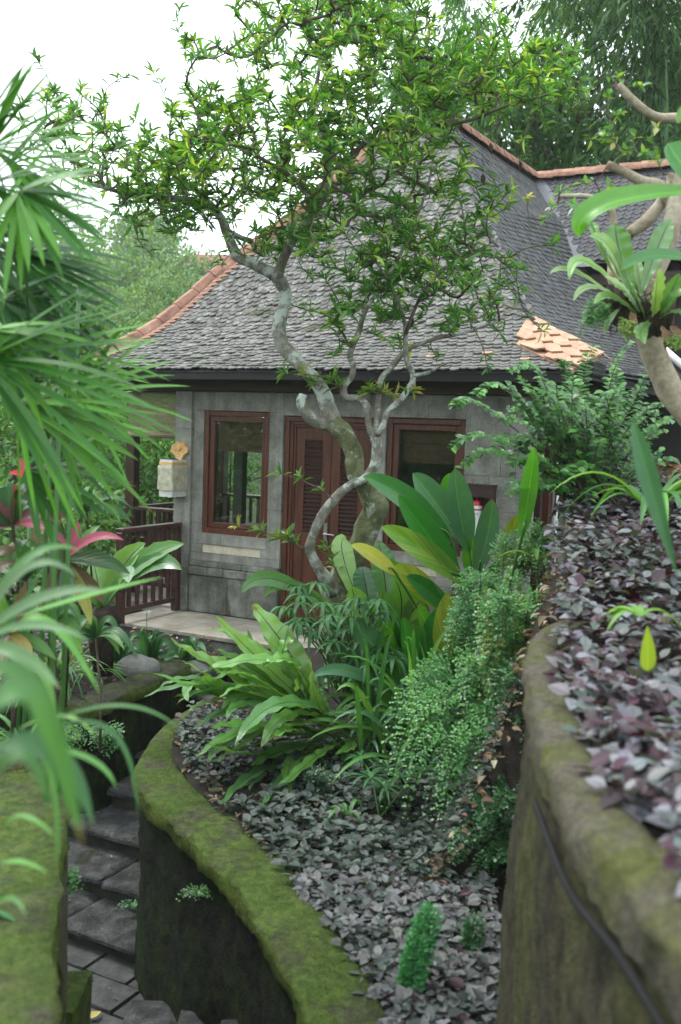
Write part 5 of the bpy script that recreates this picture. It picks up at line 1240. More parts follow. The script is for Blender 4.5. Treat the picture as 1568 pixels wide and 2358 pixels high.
# ---------------------------------------------------------------- ground covers and litter
def cover(name, label, pts, hs, Ls, cols, wts, sprig=(4, 6), tilt=.35, wr=.62, cat='ground cover', mat='cover'):
    P = []; D = []; N = []; LL = []
    for (x, y, z), h, L in zip(pts, hs, Ls):
        k = random.randint(*sprig); a0 = random.uniform(0, 6.28)
        for j in range(k):
            a = a0+j*6.283/k+random.uniform(-.35, .35); e = random.gauss(.12, tilt)
            d = A3((math.cos(a), math.sin(a), e)); P.append((x+d[0]*L*.12, y+d[1]*L*.12, z+h+random.uniform(-.012, .012))); D.append(d)
            N.append(A3((random.gauss(0, .28), random.gauss(0, .28)-.1, 1))); LL.append(L*random.uniform(.7, 1.15))
    LL = np.array(LL); tv = LT_OV.copy(); tv[:, 2] *= .8
    V, F, UV = scatter(P, D, N, LL, LL*wr*np.clip(rng.normal(1, .1, len(LL)), .75, 1.3), tv)
    col = palette(len(LL), cols, wts, .14)
    o = mk(name, V, F, L_[mat], None, True, UV, rep(col, tv)); return tag(o, label, cat, kind='stuff')
def wallx(y): return np.interp(y, [1.2, 2.0, 2.66, 3.05, 3.57, 3.95], [.57, .50, .55, .61, .70, .86])
pts = []; hs = []; Ls = []
while len(pts) < 2700:
    y = random.uniform(2.7, 6.6); x0 = float(x_inner(y)); x1 = float(wallx(y)) if y < 3.9 else float(XE(y))-.3
    x = random.uniform(x0-.01, x1); z = float(soil_z(x, y)) if y > 4.4 else -.05+.03*math.sin(3.1*x+1.7*y)
    q = mnoise.noise((x*2.2, y*2.2, 3))
    if y > 4.9 and q > .25: continue
    if x > x1-.3 and y > 3.9 and random.random() < .35: continue
    if x < x0+.05 and random.random() < .6: continue
    pts.append((x, y, z)); hs.append(random.uniform(.015, .075)); Ls.append(random.uniform(.028, .07)*(1+.3*mnoise.noise((x*5, y*5, 9))))
pts_n = [k for k, p in enumerate(pts) if p[1] < 4.3]; pts_f = [k for k, p in enumerate(pts) if p[1] >= 4.3]
cover('ground_cover', 'silvery grey-green ground cover leaves filling the planter', [pts[k] for k in pts_f], [hs[k] for k in pts_f], [Ls[k] for k in pts_f], [(.045, .066, .055), (.075, .098, .086), (.032, .05, .04), (.105, .118, .115), (.04, .015, .022)], [4, 4, 3, 2, .4])
cover('ground_cover', 'lilac-grey ground cover leaves at the near end of the planter', [pts[k] for k in pts_n], [hs[k] for k in pts_n], [Ls[k] for k in pts_n], [(.085, .09, .095), (.125, .122, .135), (.06, .075, .07), (.16, .158, .17), (.05, .02, .032)], [4, 4, 3, 2, .5])
pts = []; hs = []; Ls = []
while len(pts) < 3300:
    y = 1.35+5.6*random.random()**1.25; x0 = float(wallx(y))+.07 if y < 3.95 else float(XE(y))-.10; x = x0+abs(random.random())**1.2*(2.3 if y > 2.5 else 1.3)
    if y < 3.9 and x < x0+.05 and random.random() < .5: continue
    z = float(upper_z(x, y))
    pts.append((x, y, z)); hs.append(random.uniform(.02, .11)+.05*max(0, mnoise.noise((x*3, y*3, 1)))); Ls.append(random.uniform(.032, .078)*(1+.3*mnoise.noise((x*5, y*5, 9))))
cover('purple_ground_cover', 'purple and silver leaved ground cover over the raised bed on the right', pts, hs, Ls, [(.165, .155, .195), (.235, .225, .27), (.085, .11, .10), (.12, .125, .14), (.05, .010, .028), (.028, .008, .016)], [4, 2, 3, 3.4, 3.8, 3], (4, 7), .42)
def litter(name, label, pts, cols, L=(.03, .07)):
    n = len(pts); a = rng.uniform(0, 6.28, n); D = np.stack([np.cos(a), np.sin(a), rng.normal(0, .25, n)], 1); N = np.stack([rng.normal(0, .4, n), rng.normal(0, .4, n), np.ones(n)], 1)
    LL = rng.uniform(*L, n); tv = LT_OV.copy(); tv[[4, 6], 2] = .16; tv[[1, 3], 2] = .18
    V, F, UV = scatter(pts, D, N, LL, LL*.5, tv); o = mk(name, V, F, L_['dead'], None, True, UV, rep(palette(n, cols, None, .25), tv)); return tag(o, label, 'leaf litter', kind='stuff')
LC = [(.16, .11, .075), (.09, .06, .04), (.22, .17, .13), (.30, .25, .21), (.12, .07, .05)]
pp = []
for k in range(900):
    y = random.uniform(2.8, 7); x0 = float(x_inner(y)); x1 = float(wallx(y)) if y < 3.9 else float(XE(y))+.1; x = random.uniform(x0-.02, x1) if random.random() < .6 else (x0+abs(random.gauss(0, .07)) if random.random() < .5 else x1-abs(random.gauss(0, .25)))
    pp.append((x, y, float(soil_z(x, y) if y > 4.4 else -.05+.03*math.sin(3.1*x+1.7*y))+.012))
litter('leaf_litter', 'dry brown leaves lying on the planter soil', pp, LC)
pp = []
for k in range(420):
    u, i = random.uniform(-.6, 1.6), random.uniform(-3.3, -1.05); p = HW(u, i, -.03+random.uniform(0, .03)); pp.append(tuple(p))
litter('leaf_litter', 'dry brown leaves on the left bed below the terrace', pp, LC, (.03, .06))
pts = []
for k in range(150):
    u, i = random.uniform(-1.2, 1.35), random.uniform(-3.25, -1.6); pts.append(tuple(HW(u, i, -.06)))
cover('bed_ground_cover', 'dark green creeping leaves around the boulder', pts, [random.uniform(.01, .05) for _ in pts], [random.uniform(.04, .07) for _ in pts], [(.05, .09, .06), (.10, .13, .11), (.035, .07, .03)], None)
pp = []
for k in range(60):
    k8 = random.randint(0, 6); u, i = random.uniform(1.8, 3.2), random.uniform(SI[k8]+.03, SI[k8+1]-.02); pp.append(tuple(HW(u, i, SZ[k8]+.012)))
for k in range(26): pp.append(tuple(HW(random.uniform(1.6, 3.3), random.uniform(-5.2, -4.3), LZ+.012)))
litter('leaf_litter', 'a few small dry leaves scattered on the stone steps', pp, LC, (.015, .04))
dl = PZ(567, 1908, .02); o = leafobj('fallen_leaf', None, dl, dl+Vector((.05, .01, .035)), dl+Vector((.11, -.02, .008)), .05, (.13, .11, .095), L_['dead'], (0, -.2, 1), prof='ovate', fold=.3); tag(o, 'curled dead leaf lying on the mossy planter coping', 'leaf')
dl = PZ(520, 2310, LZ+.012); o = leafobj('fallen_leaf', None, PZ(205, 2340, LZ+.012), PZ(218, 2336, LZ+.03), PZ(232, 2328, LZ+.012), .05, (.42, .36, .12), L_['dead'], (0, -.2, 1), prof='ovate', fold=.1); tag(o, 'yellow fallen leaf on the dark pavers', 'leaf')
o = leafobj('seedling', None, PY(1490, 1545, 2.75), PY(1492, 1500, 2.75), PY(1490, 1440, 2.74), .045, (.27, .38, .03), L_['blade'], (0, -1, .2), prof='ovate'); tag(o, 'single bright lime leaf rising out of the purple ground cover', 'leaf')

# ---------------------------------------------------------------- left side: palms, cordylines, ferns, lilies
CR, CU, CF = CAMR @ Vector((1, 0, 0)), CAMR @ Vector((0, 1, 0)), CAMR @ Vector((0, 0, -1))
PGR = [(.028, .125, .014), (.018, .08, .017), (.075, .23, .02), (.035, .14, .018)]
def fan(par, x, y, d, ang, spread, L, n, tow=0.0, w_=.034, foot=None, col=None, droop=.22):
    d += .7; L *= 1.35; n = int(n*1.5); w_ *= random.uniform(.62, .85)
    hub = PY(x, y, d); col = A3(col or random.choice(PGR))
    f = foot if foot is not None else hub+Vector((-.3, .1, -.6))
    m = MB(); m.tube([f, f.lerp(hub, .55)+Vector((0, 0, .12)), hub], [.007, .005, .004], 6); fo = m.build('frond', bpy.data.materials['green_stalk'], par, True)
    for k in range(n):
        a = math.radians(ang+spread*((k+.5)/n-.5)+random.uniform(-4, 4)); l = L*(1-.25*abs((k+.5)/n-.5)*2)*random.uniform(.85, 1.1)
        dv = (CR*math.cos(a)+CU*math.sin(a)-CF*(tow+random.uniform(-.25, .25))).normalized()
        tip = hub+dv*l+Vector((0, 0, -droop*l*random.uniform(.1, .8))); mid = hub+dv*l*.55+Vector((0, 0, .03*l))
        V, F, UV = blade(hub+dv*.01, mid, tip, w_*random.uniform(.8, 1.2), (random.uniform(-.5, .5), -.55, .8), 'strap', 9, 2, .18)
        c = np.clip(col*(1+random.gauss(0, .16)), .004, 1); mk('leaflet', V, F, L_['blade'], fo, True, UV, np.tile(c, (len(V), 1)))
pa = thing('lady_palm', 'tall blurred lady palm with fan leaves at the upper left', 'palm', tuple(PZ(-40, 1900, .55)))
fo = Vector(pa.location)
for q in ((-20, 340, 2.6, 12, 130, .34, 8), (-50, 320, 2.6, 60, 80, .30, 5), (45, 440, 2.2, -18, 90, .24, 6), (45, 440, 2.22, -95, 90, .24, 6), (-40, 560, 2.8, -8, 90, .40, 7), (40, 590, 2.8, -22, 100, .30, 8), (0, 690, 2.7, -18, 110, .32, 8), (-40, 430, 2.5, 5, 90, .30, 6), (-20, 760, 2.4, -35, 100, .28, 7), (-20, 510, 3.0, 5, 110, .38, 8), (90, 670, 3.3, -12, 110, .30, 9), (-10, 640, 3.2, -45, 110, .40, 8), (60, 520, 3.6, -10, 120, .30, 8), (20, 380, 3.4, -5, 120, .30, 8), (-10, 610, 3.5, -20, 110, .34, 8), (70, 740, 3.6, -20, 120, .30, 9), (-30, 700, 3.2, -5, 110, .36, 8)):
    fan(pa, *q, tow=random.uniform(-.1, .3), foot=Vector((fo.x+.1, fo.y+.2, PY(q[0], q[1], q[2]).z-.45)))
for k in range(4): m = MB(); b = fo+Vector((random.uniform(-.15, .25), random.uniform(0, .5), 0)); m.tube([b, b+Vector((.02, .02, 1.0)), b+Vector((random.uniform(-.05, .1), .03, 2.1))], [.010, .009, .007], 8); m.build('cane', bpy.data.materials['green_stalk'], pa, True)
pa = thing('lady_palm', 'bright green lady palm fans in front of the house corner', 'palm', tuple(PZ(60, 1750, .5)))
fo = Vector(pa.location)
for q in ((184, 911, 3.3, 18, 210, .34, 14), (100, 810, 3.1, 8, 140, .34, 10), (40, 930, 2.7, -28, 130, .38, 10), (-40, 830, 2.4, -12, 100, .48, 9), (95, 1010, 3.5, -38, 150, .32, 10), (150, 860, 3.6, 30, 150, .34, 10), (60, 1080, 3.2, -15, 130, .34, 9), (20, 880, 3.0, 20, 150, .36, 9), (120, 960, 3.0, -5, 140, .3, 9)):
    fan(pa, *q, tow=random.uniform(-.1, .3), foot=Vector((fo.x+.1, fo.y+.2, PY(q[0], q[1], q[2]).z-.35)), col=(.085, .26, .025) if q[0] in (184, 150) else None, droop=.2)
for k in range(3): m = MB(); b = fo+Vector((random.uniform(-.1, .2), random.uniform(0, .3), 0)); m.tube([b, b+Vector((.02, .02, .6)), b+Vector((random.uniform(-.05, .1), .03, 1.2))], [.009, .008, .006], 8); m.build('cane', bpy.data.materials['green_stalk'], pa, True)
def leaf_plant(name, label, hub, specs, cat='plant', prof='lance', mat='blade', conv=zd, stem=True, foot=None, nrm=(0, -.8, .8), nm='leaf', group=None, wav=.01):
    """specs: (tip x, y, mid x, y, width px, depth, colour)"""
    hx, hy, hd = hub; h = PY(*conv(hx, hy), hd); ft = Vector(foot) if foot is not None else h
    t_ = thing(name, label, cat, tuple(ft), group)
    if stem:
        m = MB(); m.tube([ft, ft.lerp(h, .5)+Vector((.02, 0, .02)), h], [.010, .009, .007], 8); m.build('stem', M['twig'], t_, True)
    for tx, ty, mx_, my, w_, d, col in specs:
        b, c = PY(*conv(mx_, my), (d+hd)/2), PY(*conv(tx, ty), d)
        leafobj(nm, t_, h, b*2-(h+c)*.5, c, w_/FPX*(d+hd)/2, col, L_[mat], Vector(nrm)+Vector((random.uniform(-.3, .3), 0, 0)), prof=prof, ns=14, na=4, wav=wav, fold=.14)
    return t_
RD = (.42, .03, .035); DG = (.03, .095, .03); BZ = (.09, .06, .03); PK = (.30, .05, .10); GG = (.07, .17, .04); YG = (.20, .21, .04)
leaf_plant('cordyline', 'cordyline with glowing red leaves behind the palm', (105, 1140, 4.9), [(95, 1050, 100, 1095, 34, 4.9, RD), (140, 1040, 125, 1090, 26, 4.9, RD), (20, 1090, 60, 1100, 30, 4.8, RD), (150, 1110, 135, 1120, 26, 4.8, (.36, .04, .06)), (0, 1130, 50, 1135, 28, 4.7, BZ), (60, 1190, 80, 1170, 24, 4.7, (.25, .04, .05)), (170, 1060, 140, 1100, 20, 4.9, DG), (40, 1050, 70, 1095, 24, 5.0, (.3, .04, .04)), (10, 1180, 50, 1170, 28, 4.7, DG)], foot=PZ(110, 1620, -.1))
leaf_plant('cordyline', 'cordyline with maroon-edged dark leaves above the left bed', (150, 1290, 4.7), [(285, 1244, 215, 1240, 30, 4.6, PK), (300, 1322, 225, 1290, 44, 4.6, DG), (100, 1170, 120, 1225, 36, 4.7, DG), (60, 1230, 100, 1250, 36, 4.6, BZ), (40, 1320, 95, 1290, 40, 4.5, DG), (90, 1400, 115, 1350, 36, 4.5, BZ), (240, 1390, 205, 1345, 32, 4.6, BZ), (180, 1200, 170, 1240, 28, 4.8, PK), (150, 1410, 155, 1350, 36, 4.5, DG), (20, 1260, 80, 1265, 30, 4.6, GG), (230, 1210, 195, 1240, 26, 4.8, GG), (210, 1440, 190, 1370, 30, 4.5, YG)], foot=PZ(150, 1640, -.1))
leaf_plant('cordyline', 'bronze leaved cordyline at the left edge of the picture', (20, 1460, 3.6), [(60, 1340, 45, 1400, 36, 3.6, BZ), (-20, 1330, 0, 1390, 36, 3.5, GG), (110, 1440, 70, 1430, 36, 3.5, YG), (70, 1560, 55, 1500, 44, 3.4, (.22, .18, .05)), (0, 1560, 5, 1510, 40, 3.4, BZ), (-30, 1430, -5, 1440, 36, 3.5, DG), (130, 1520, 80, 1480, 30, 3.5, GG), (100, 1370, 65, 1410, 28, 3.6, DG)], foot=PZ(20, 1800, .3))
fl_ = leaf_plant('birds_nest_fern', 'bright bird\'s nest fern on a stump left of the terrace railing', (236, 1400, 7.7), [(426, 1252, 320, 1300, 52, 7.4, (.10, .25, .05)), (419, 1312, 335, 1305, 48, 7.3, (.06, .19, .04)), (335, 1250, 280, 1310, 56, 7.6, (.16, .31, .06)), (303, 1255, 265, 1320, 50, 7.7, (.18, .33, .07)), (296, 1342, 285, 1330, 46, 7.2, (.12, .26, .09)), (215, 1290, 225, 1340, 46, 7.8, (.13, .28, .05)), (165, 1315, 195, 1345, 46, 7.7, (.10, .24, .05)), (180, 1375, 205, 1380, 40, 7.4, (.08, .2, .05)), (255, 1275, 245, 1335, 44, 7.9, (.12, .27, .05)), (370, 1270, 300, 1300, 40, 7.6, (.1, .25, .05))], 'fern', 'nest', 'nest', foot=PZ(236, 1530, -.07), nrm=(-.2, -.9, .6), wav=.05, nm='frond')
m = MB(); p = PY(238, 1425, 7.72); m.tube([p+Vector((0, 0, -.45)), p+Vector((0, 0, -.12)), p+Vector((.02, 0, 0)), p+Vector((.02, 0, .1))], [.06, .09, .13, .05], 12, bump=.7); m.build('root_ball', M['fibre'], fl_, True)
for x, y, dd, lab, cs_ in ((60, 1340, 4.2, 'dark cordyline with arching bronze leaves below the red one', [DG, BZ, GG]), (200, 1180, 5.6, 'green cordyline beside the porch post', [GG, DG, (.10, .22, .05)]), (30, 1210, 4.0, 'cordyline with pink-streaked leaves at the left edge', [PK, DG, DG, (.16, .05, .06)]), (120, 1440, 5.2, 'leafy green plant over the left bed wall', [GG, (.11, .24, .05), DG]), (220, 1470, 6.2, 'low leafy plant next to the fern stump', [GG, DG, YG])):
    sp_ = []
    for k in range(13):
        an = random.uniform(-.4, 3.5); r = random.uniform(75, 130)*4.6/dd; tx, ty = x+math.cos(an)*r, y-math.sin(an)*r*.8+random.uniform(0, 50)
        sp_.append((tx, ty, x+math.cos(an)*r*.5, y-math.sin(an)*r*.55-12, random.uniform(22, 36)*4.6/dd, dd+random.uniform(-.3, .2), random.choice(cs_)))
    leaf_plant('cordyline' if 'cordyline' in lab else 'leafy_plant', lab, (x, y, dd), sp_, foot=PZ(x+10, y+260, -.1 if dd > 4.5 else .2))
LYG = [(.03, .12, .035), (.045, .15, .05), (.025, .09, .03)]
for nm, x, y, d, lab, n in (('lily', 345, 1520, 8.5, 'dark glossy lily leaves in front of the terrace edge', 9), ('lily', 430, 1535, 8.4, 'small lily with drooping leaves nearer the steps', 6), ('lily', 275, 1530, 8.2, 'lily clump with a white flower stalk beside the railing', 8)):
    sp_ = []
    for k in range(n):
        a = math.pi*(.05+.9*k/(n-1))+random.uniform(-.1, .1); r = random.uniform(55, 85); tx, ty = x+math.cos(a)*r*.95, y-math.sin(a)*r+random.uniform(0, 45)
        sp_.append((tx, ty, x+math.cos(a)*r*.5, y-math.sin(a)*r*.75-8, 22, d-random.uniform(0, .4), random.choice(LYG)))
    leaf_plant(nm, lab, (x, y, d), sp_, 'plant', 'ovate', 'blade', stem=False)
m = MB(); p = PY(338, 1410, 8.3)
sf_l = bpy.data.objects['lily.002'] if 'lily.002' in bpy.data.objects else bpy.data.objects['lily']
sk_ = MB(); sk_.tube([PY(338, 1520, 8.3), p], [.004, .003], 5); sk_.build('flower_stalk', bpy.data.materials['green_stalk'], sf_l)
for k in range(7): a = k*.9; m.tube([p, p+Vector((.035*math.cos(a), -.01, .03*math.sin(a)+.01))], [.004, .001], 4)
m.build('flower', M['white'], sf_l)
def strap_tuft(name, label, base, n, L, w_, cols, spread=1.0, up=.9, cat='plant', par=None, droop=.9):
    t_ = thing(name, label, cat, tuple(base)); b = Vector(base)
    for k in range(n):
        a = random.uniform(0, 6.28); l = L*random.uniform(.6, 1.1); d = Vector((math.cos(a), math.sin(a), 0))*spread
        p1 = b+d*l*.45+Vector((0, 0, up*l*.75)); p2 = b+d*l*.95+Vector((0, 0, up*l*.75-droop*l*random.uniform(.3, .9)))
        leafobj('blade', t_, b+d*.01, p1, p2, w_*random.uniform(.7, 1.2), random.choice(cols), L_['blade'], (0, 0, 1), prof='strap', ns=10, na=2, fold=.2)
    return t_
BR = [(.10, .27, .05), (.07, .20, .04), (.14, .30, .07)]
strap_tuft('spider_plant', 'tuft of thin bright strap leaves on the left bed wall', PZ(205, 1560, -.02), 26, .42, .014, BR, 1.0, .6)
strap_tuft('spider_plant', 'second tuft of thin strap leaves nearer the boulder', PZ(265, 1500, -.02), 20, .36, .013, BR, 1.0, .6)
strap_tuft('grass_clump', 'grassy clump growing beside the near left wall', PZ(60, 1740, .5), 22, .45, .02, BR+[(.03, .12, .04)], .8, .7)
strap_tuft('grass_clump', 'grass hanging over the top of the near left wall', Vector((-1.05, 2.7, .58)), 16, .32, .016, [(.05, .17, .06), (.04, .13, .05)], .9, .5)
strap_tuft('grass_clump', 'tall leafy grasses filling the gap under the palms', PZ(120, 1600, -.1), 40, .8, .026, [(.05, .15, .04), (.09, .21, .05), (.035, .10, .035)], .8, .9)
# very near strap leaves
nl = thing('strap_plant', 'out-of-focus arching strap leaves in the nearest left foreground', 'plant', (-.55, .95, .6))
fd = Vector((-.55, 1.0, .75))
SG = [(.04, .13, .04), (.03, .105, .03), (.06, .16, .045)]
for (p0, p1, p2, w_, d0, d2) in [((-40, 1560), (80, 1600), (190, 1950), 70, .95, 1.0), ((-30, 1650), (60, 1600), (130, 1760), 74, .9, .95), ((-30, 1750), (100, 1720), (170, 1900), 60, 1.0, 1.05), ((-20, 1800), (60, 1740), (120, 1880), 40, 1.1, 1.1)]:
    leafobj('leaf', nl, PY(*p0, d0), PY(p1[0]*2-(p0[0]+p2[0])/2, p1[1]*2-(p0[1]+p2[1])/2, (d0+d2)/2), PY(*p2, d2), w_/FPX, random.choice(SG), L_['blade'], (.2, -.6, .9), prof='lance', ns=16, na=4)
n2 = thing('strap_plant', 'thin arching strap leaves hanging over the steps', 'plant', tuple(PY(60, 1720, 1.9)))
for (p0, p1, p2, w_, d) in [((60, 1690), (270, 1625), (425, 1690), 13, 1.9), ((70, 1700), (250, 1680), (318, 1880), 16, 1.9), ((60, 1720), (200, 1745), (268, 1815), 18, 1.8), ((50, 1700), (120, 1800), (130, 2020), 12, 1.7), ((40, 1680), (150, 1650), (220, 1700), 14, 2.0), ((60, 1740), (150, 1760), (215, 1905), 46, 1.5), ((40, 1420), (210, 1370), (378, 1328), 20, 2.4), ((30, 1450), (120, 1440), (230, 1600), 26, 2.3), ((20, 1500), (90, 1540), (130, 1640), 20, 2.2), ((-20, 1500), (60, 1380), (110, 1280), 24, 2.3), ((10, 1900), (60, 1880), (130, 1930), 14, 1.7), ((0, 1990), (50, 1985), (110, 2010), 14, 1.7), ((-10, 2080), (30, 2070), (60, 2110), 14, 1.6)]:
    q = (p1[0]*2-(p0[0]+p2[0])/2, p1[1]*2-(p0[1]+p2[1])/2)
    leafobj('leaf', n2, PY(*p0, d), PY(*q, d), PY(*p2, d-.05), w_/FPX*d, random.choice(SG+BR), L_['blade'], (.1, -.5, 1), prof='lance', ns=16, na=2)
leaf_plant('strap_plant', 'silvery grey-green long leaves at the left edge below the palm', (-60, 1480, 2.0), [(250, 1360, 90, 1380, 34, 2.0, (.11, .2, .1)), (180, 1330, 60, 1310, 24, 2.0, (.12, .2, .11)), (210, 1480, 80, 1440, 26, 1.9, (.08, .17, .07)), (140, 1590, 50, 1510, 36, 1.9, (.12, .22, .1)), (190, 1270, 60, 1290, 24, 2.1, (.1, .22, .08))], stem=False, foot=PY(-60, 1480, 2.0))
# small ferns rooted in the wall faces
for x, y, d, n, lab in ((245, 1680, 6.75, 14, 'maidenhair fern rooted in the left bed wall'), (165, 1680, 6.6, 14, 'pale fern at the corner of the left bed wall'), (150, 2010, 4.2, 8, 'small green fern at the end of the near left wall')):
    frond_fern('wall_fern', lab, [(PY(x+random.uniform(-18, 18), y+random.uniform(-25, 25), d), PY(x+random.uniform(-30, 30), y+10, d-.05), PY(x+random.uniform(-55, 55), y+random.uniform(10, 70), d-.08)) for _ in range(n)], MH, .014, 12, .045)
for x, y, lab in ((460, 2055, 'tiny fern sprouting from the dark planter wall'), (285, 2150, 'sprig of fern in the joint of the lowest step'), (305, 2085, 'sprig of fern beside the second step')):
    p = PY(x, y, 5.3 if x > 400 else 6.0); 
    if x > 400:
        # on the wall face: find where the sight line meets the wall line
        r = ray(x, y); best = min(((abs((r.x/r.y)*q[1]-q[0]), q) for q in pl), key=lambda a: a[0])[1]; p = PY(x, y, float(best[1])-.04)
    frond_fern('wall_fern', lab, [(p, p+Vector((.02*k-.05, -.02, .02)), p+Vector((.05*(k-2), -.05, -.02+.02*(k % 2)))) for k in range(5)], MH, .011, 8, .02)

# ---------------------------------------------------------------- right side: shrub, tree with epiphytes, blades
sb = thing('small_leaved_shrub', 'airy shrub with arching stems of tiny round leaves right of the pillar', 'shrub', tuple(PZ(1380, 1215, 1.5)))
base = Vector(sb.location); st_ = []; P = []; D = []; N = []; LL = []; C = []
SD = 5.6; base = PY(1370, 1195, SD)
tips = [(1050, 938, 1150, 960), (1042, 1030, 1180, 1020), (1068, 1078, 1180, 1050), (1185, 1135, 1230, 1010), (1165, 970, 1260, 960), (1098, 908, 1200, 930), (1175, 852, 1260, 900), (1290, 828, 1310, 920), (1365, 800, 1350, 950), (1450, 790, 1400, 950), (1490, 852, 1430, 980), (1545, 965, 1450, 1040), (1320, 880, 1320, 1000), (1240, 900, 1290, 980), (1420, 850, 1390, 980), (1480, 930, 1420, 1050), (1210, 1010, 1290, 1010), (1140, 1045, 1240, 1020), (1520, 1040, 1450, 1100), (1270, 960, 1310, 1050)]
for k in range(74): x, y = random.uniform(1160, 1550), random.uniform(840, 1150); tips.append((x, y, (x+1370)/2+random.uniform(-30, 30), (y+1195)/2-random.uniform(20, 70)))
for tx, ty, mx_, my in tips:
    d = SD+random.uniform(-.45, .35); b = base+Vector((random.uniform(-.25, .25), random.uniform(-.2, .2), 0)); c = PY(tx, ty, d); q = PY(mx_, my, (d+SD)/2)*2-(b+c)*.5
    st_.append(([bez(b, q, c, j/8) for j in range(9)], .005, .0015))
    L = (c-b).length; nn = int(L/.034)
    for j in range(nn):
        t = .25+.75*(j+1)/nn
        if t < .45 and random.random() < .5: continue
        p = bez(b, q, c, t); dd = ((q-b)*(1-t)+(c-q)*t).normalized(); s_ = dd.cross(Vector((random.uniform(-.3, .3), -.4, 1))).normalized()
        for sg in (-1, 1):
            P.append(p); D.append(s_*sg+dd*.35+Vector((0, 0, random.uniform(-.3, .3)))); N.append(Vector((random.uniform(-.4, .4), -.5, 1))); LL.append(random.uniform(.045, .075)*(1.1-.35*t)); C.append(1)
V, F = tubes_np(st_); mk('stems', V, F, M['twig'], sb, True)['kind'] = 'stuff'
tv = LT_OV; V, F, UV = scatter(P, D, N, LL, np.array(LL)*.62, tv); mk('leaves', V, F, L_['fine'], sb, True, UV, rep(palette(len(P), [(.07, .21, .05), (.05, .16, .045), (.12, .28, .06), (.035, .11, .035)]), tv))['kind'] = 'stuff'

rt_ = thing('pruned_tree', 'pale-barked pruned tree leaning in from the right edge carrying a fern', 'tree', (1.95, 4.6, 1.4))
RTD = 4.7
limb('trunk', rt_, [(1640, 1010, 4.6, .072), (1572, 935, 4.65, .066), (1534, 880, 4.68, .062), (1504, 812, 4.7, .058), (1484, 748, 4.7, .056), (1478, 700, 4.72, .06), (1490, 650, 4.75, .055)], M['pale_bark'], 14, 6, .15)
RN = []
for q in ([(1490, 660, 4.75, .045), (1540, 560, 4.8, .042), (1552, 480, 4.8, .038), (1575, 380, 4.8, .032)], [(1475, 690, 4.7, .04), (1455, 660, 4.7, .034), (1415, 650, 4.7, .03), (1410, 600, 4.75, .022), (1412, 500, 4.8, .018), (1390, 470, 4.8, .015), (1350, 452, 4.8, .012), (1290, 452, 4.8, .010)], [(1448, 538, 4.9, .028), (1480, 515, 4.9, .03), (1505, 490, 4.9, .03), (1540, 440, 4.9, .026), (1545, 400, 4.9, .018)], [(1555, 470, 4.85, .03), (1520, 432, 4.85, .034), (1480, 420, 4.85, .026), (1440, 398, 4.85, .022), (1398, 380, 4.85, .022)],
          [(1620, 285, 4.9, .028), (1568, 274, 4.9, .026), (1520, 272, 4.9, .022), (1490, 258, 4.9, .02), (1450, 225, 4.9, .02), (1422, 196, 4.9, .018)]): S = limb('branch', rt_, q, M['pale_bark'], 10, 5, .15); RN += S
tw, cn = grow(RN, [A3(PY(x+random.uniform(-12, 12), y+random.uniform(-12, 12), 4.8+random.uniform(-.2, .2))) for x, y in ((1430, 330), (1460, 300), (1500, 320), (1510, 290), (1350, 420), (1330, 470), (1270, 470), (1220, 455), (1250, 500), (1420, 250), (1440, 180), (1470, 190), (1380, 320), (1400, 300), (1450, 350), (1300, 430), (1370, 480), (1400, 440), (1480, 350), (1520, 370), (1350, 200), (1400, 205))], .2)
V, F = tubes_np([(p, .004, .0018) for p in tw]); mk('twigs', V, F, M['twig'], rt_, True)['kind'] = 'stuff'
V, F, UV, C = rosettes(tw, (.035, .06), .5, (3, 6), [(.06, .19, .06), (.10, .25, .08), (.16, .27, .07)], .2, [(.3, .3, .12)], 3, .2); mk('leaves', V, F, L_['tree'], rt_, True, UV, C)['kind'] = 'stuff'
def z9(x, y): return 954+x*.3916, 245.6+y*.3916
ep = thing('birds_nest_fern', 'bird\'s nest fern perched on the leaning trunk at the right edge', 'fern', tuple(PY(1500, 735, 4.62)))
EG = [(.14, .29, .07), (.19, .34, .10), (.10, .24, .06), (.22, .37, .12)]
for tip, ctl, base_, w_, dt in [((1185, 688), (1205, 850), (1300, 1160), 150, 4.6), ((1508, 662), (1430, 830), (1340, 1080), 120, 4.75), ((1030, 765), (1150, 830), (1250, 1080), 80, 4.5), ((912, 1020), (985, 905), (1200, 1060), 66, 4.4), ((795, 985), (930, 965), (1150, 1100), 40, 4.4), ((935, 1145), (1030, 1060), (1200, 1120), 44, 4.35), ((1058, 1160), (1160, 1120), (1330, 1240), 64, 4.3), ((1435, 955), (1420, 1090), (1410, 1260), 120, 4.35), ((1620, 1120), (1530, 1120), (1420, 1250), 90, 4.4), ((1600, 1230), (1520, 1210), (1430, 1260), 70, 4.35), ((1358, 1392), (1330, 1320), (1400, 1260), 80, 4.25), ((1250, 1010), (1300, 1110), (1360, 1250), 80, 4.3), ((1120, 1000), (1230, 1080), (1330, 1220), 60, 4.4), ((1560, 980), (1500, 1110), (1430, 1250), 90, 4.5), ((1115, 1340), (1150, 1250), (1220, 1180), 36, 4.4), ((1300, 880), (1320, 990), (1350, 1180), 60, 4.75), ((1180, 1060), (1240, 1100), (1340, 1230), 70, 4.3), ((1090, 710), (1060, 740), (1180, 1000), 50, 4.7), ((880, 550), (1000, 650), (1060, 740), 40, 4.6)]:
    fr(ep, tip, ctl, base_, w_, dt, (dt+4.6)/2, 4.62, random.choice(EG), conv=z9, wpx=.3916, nrm=(-.1, -1, .5), wav=.05, wf=6)
m = MB()
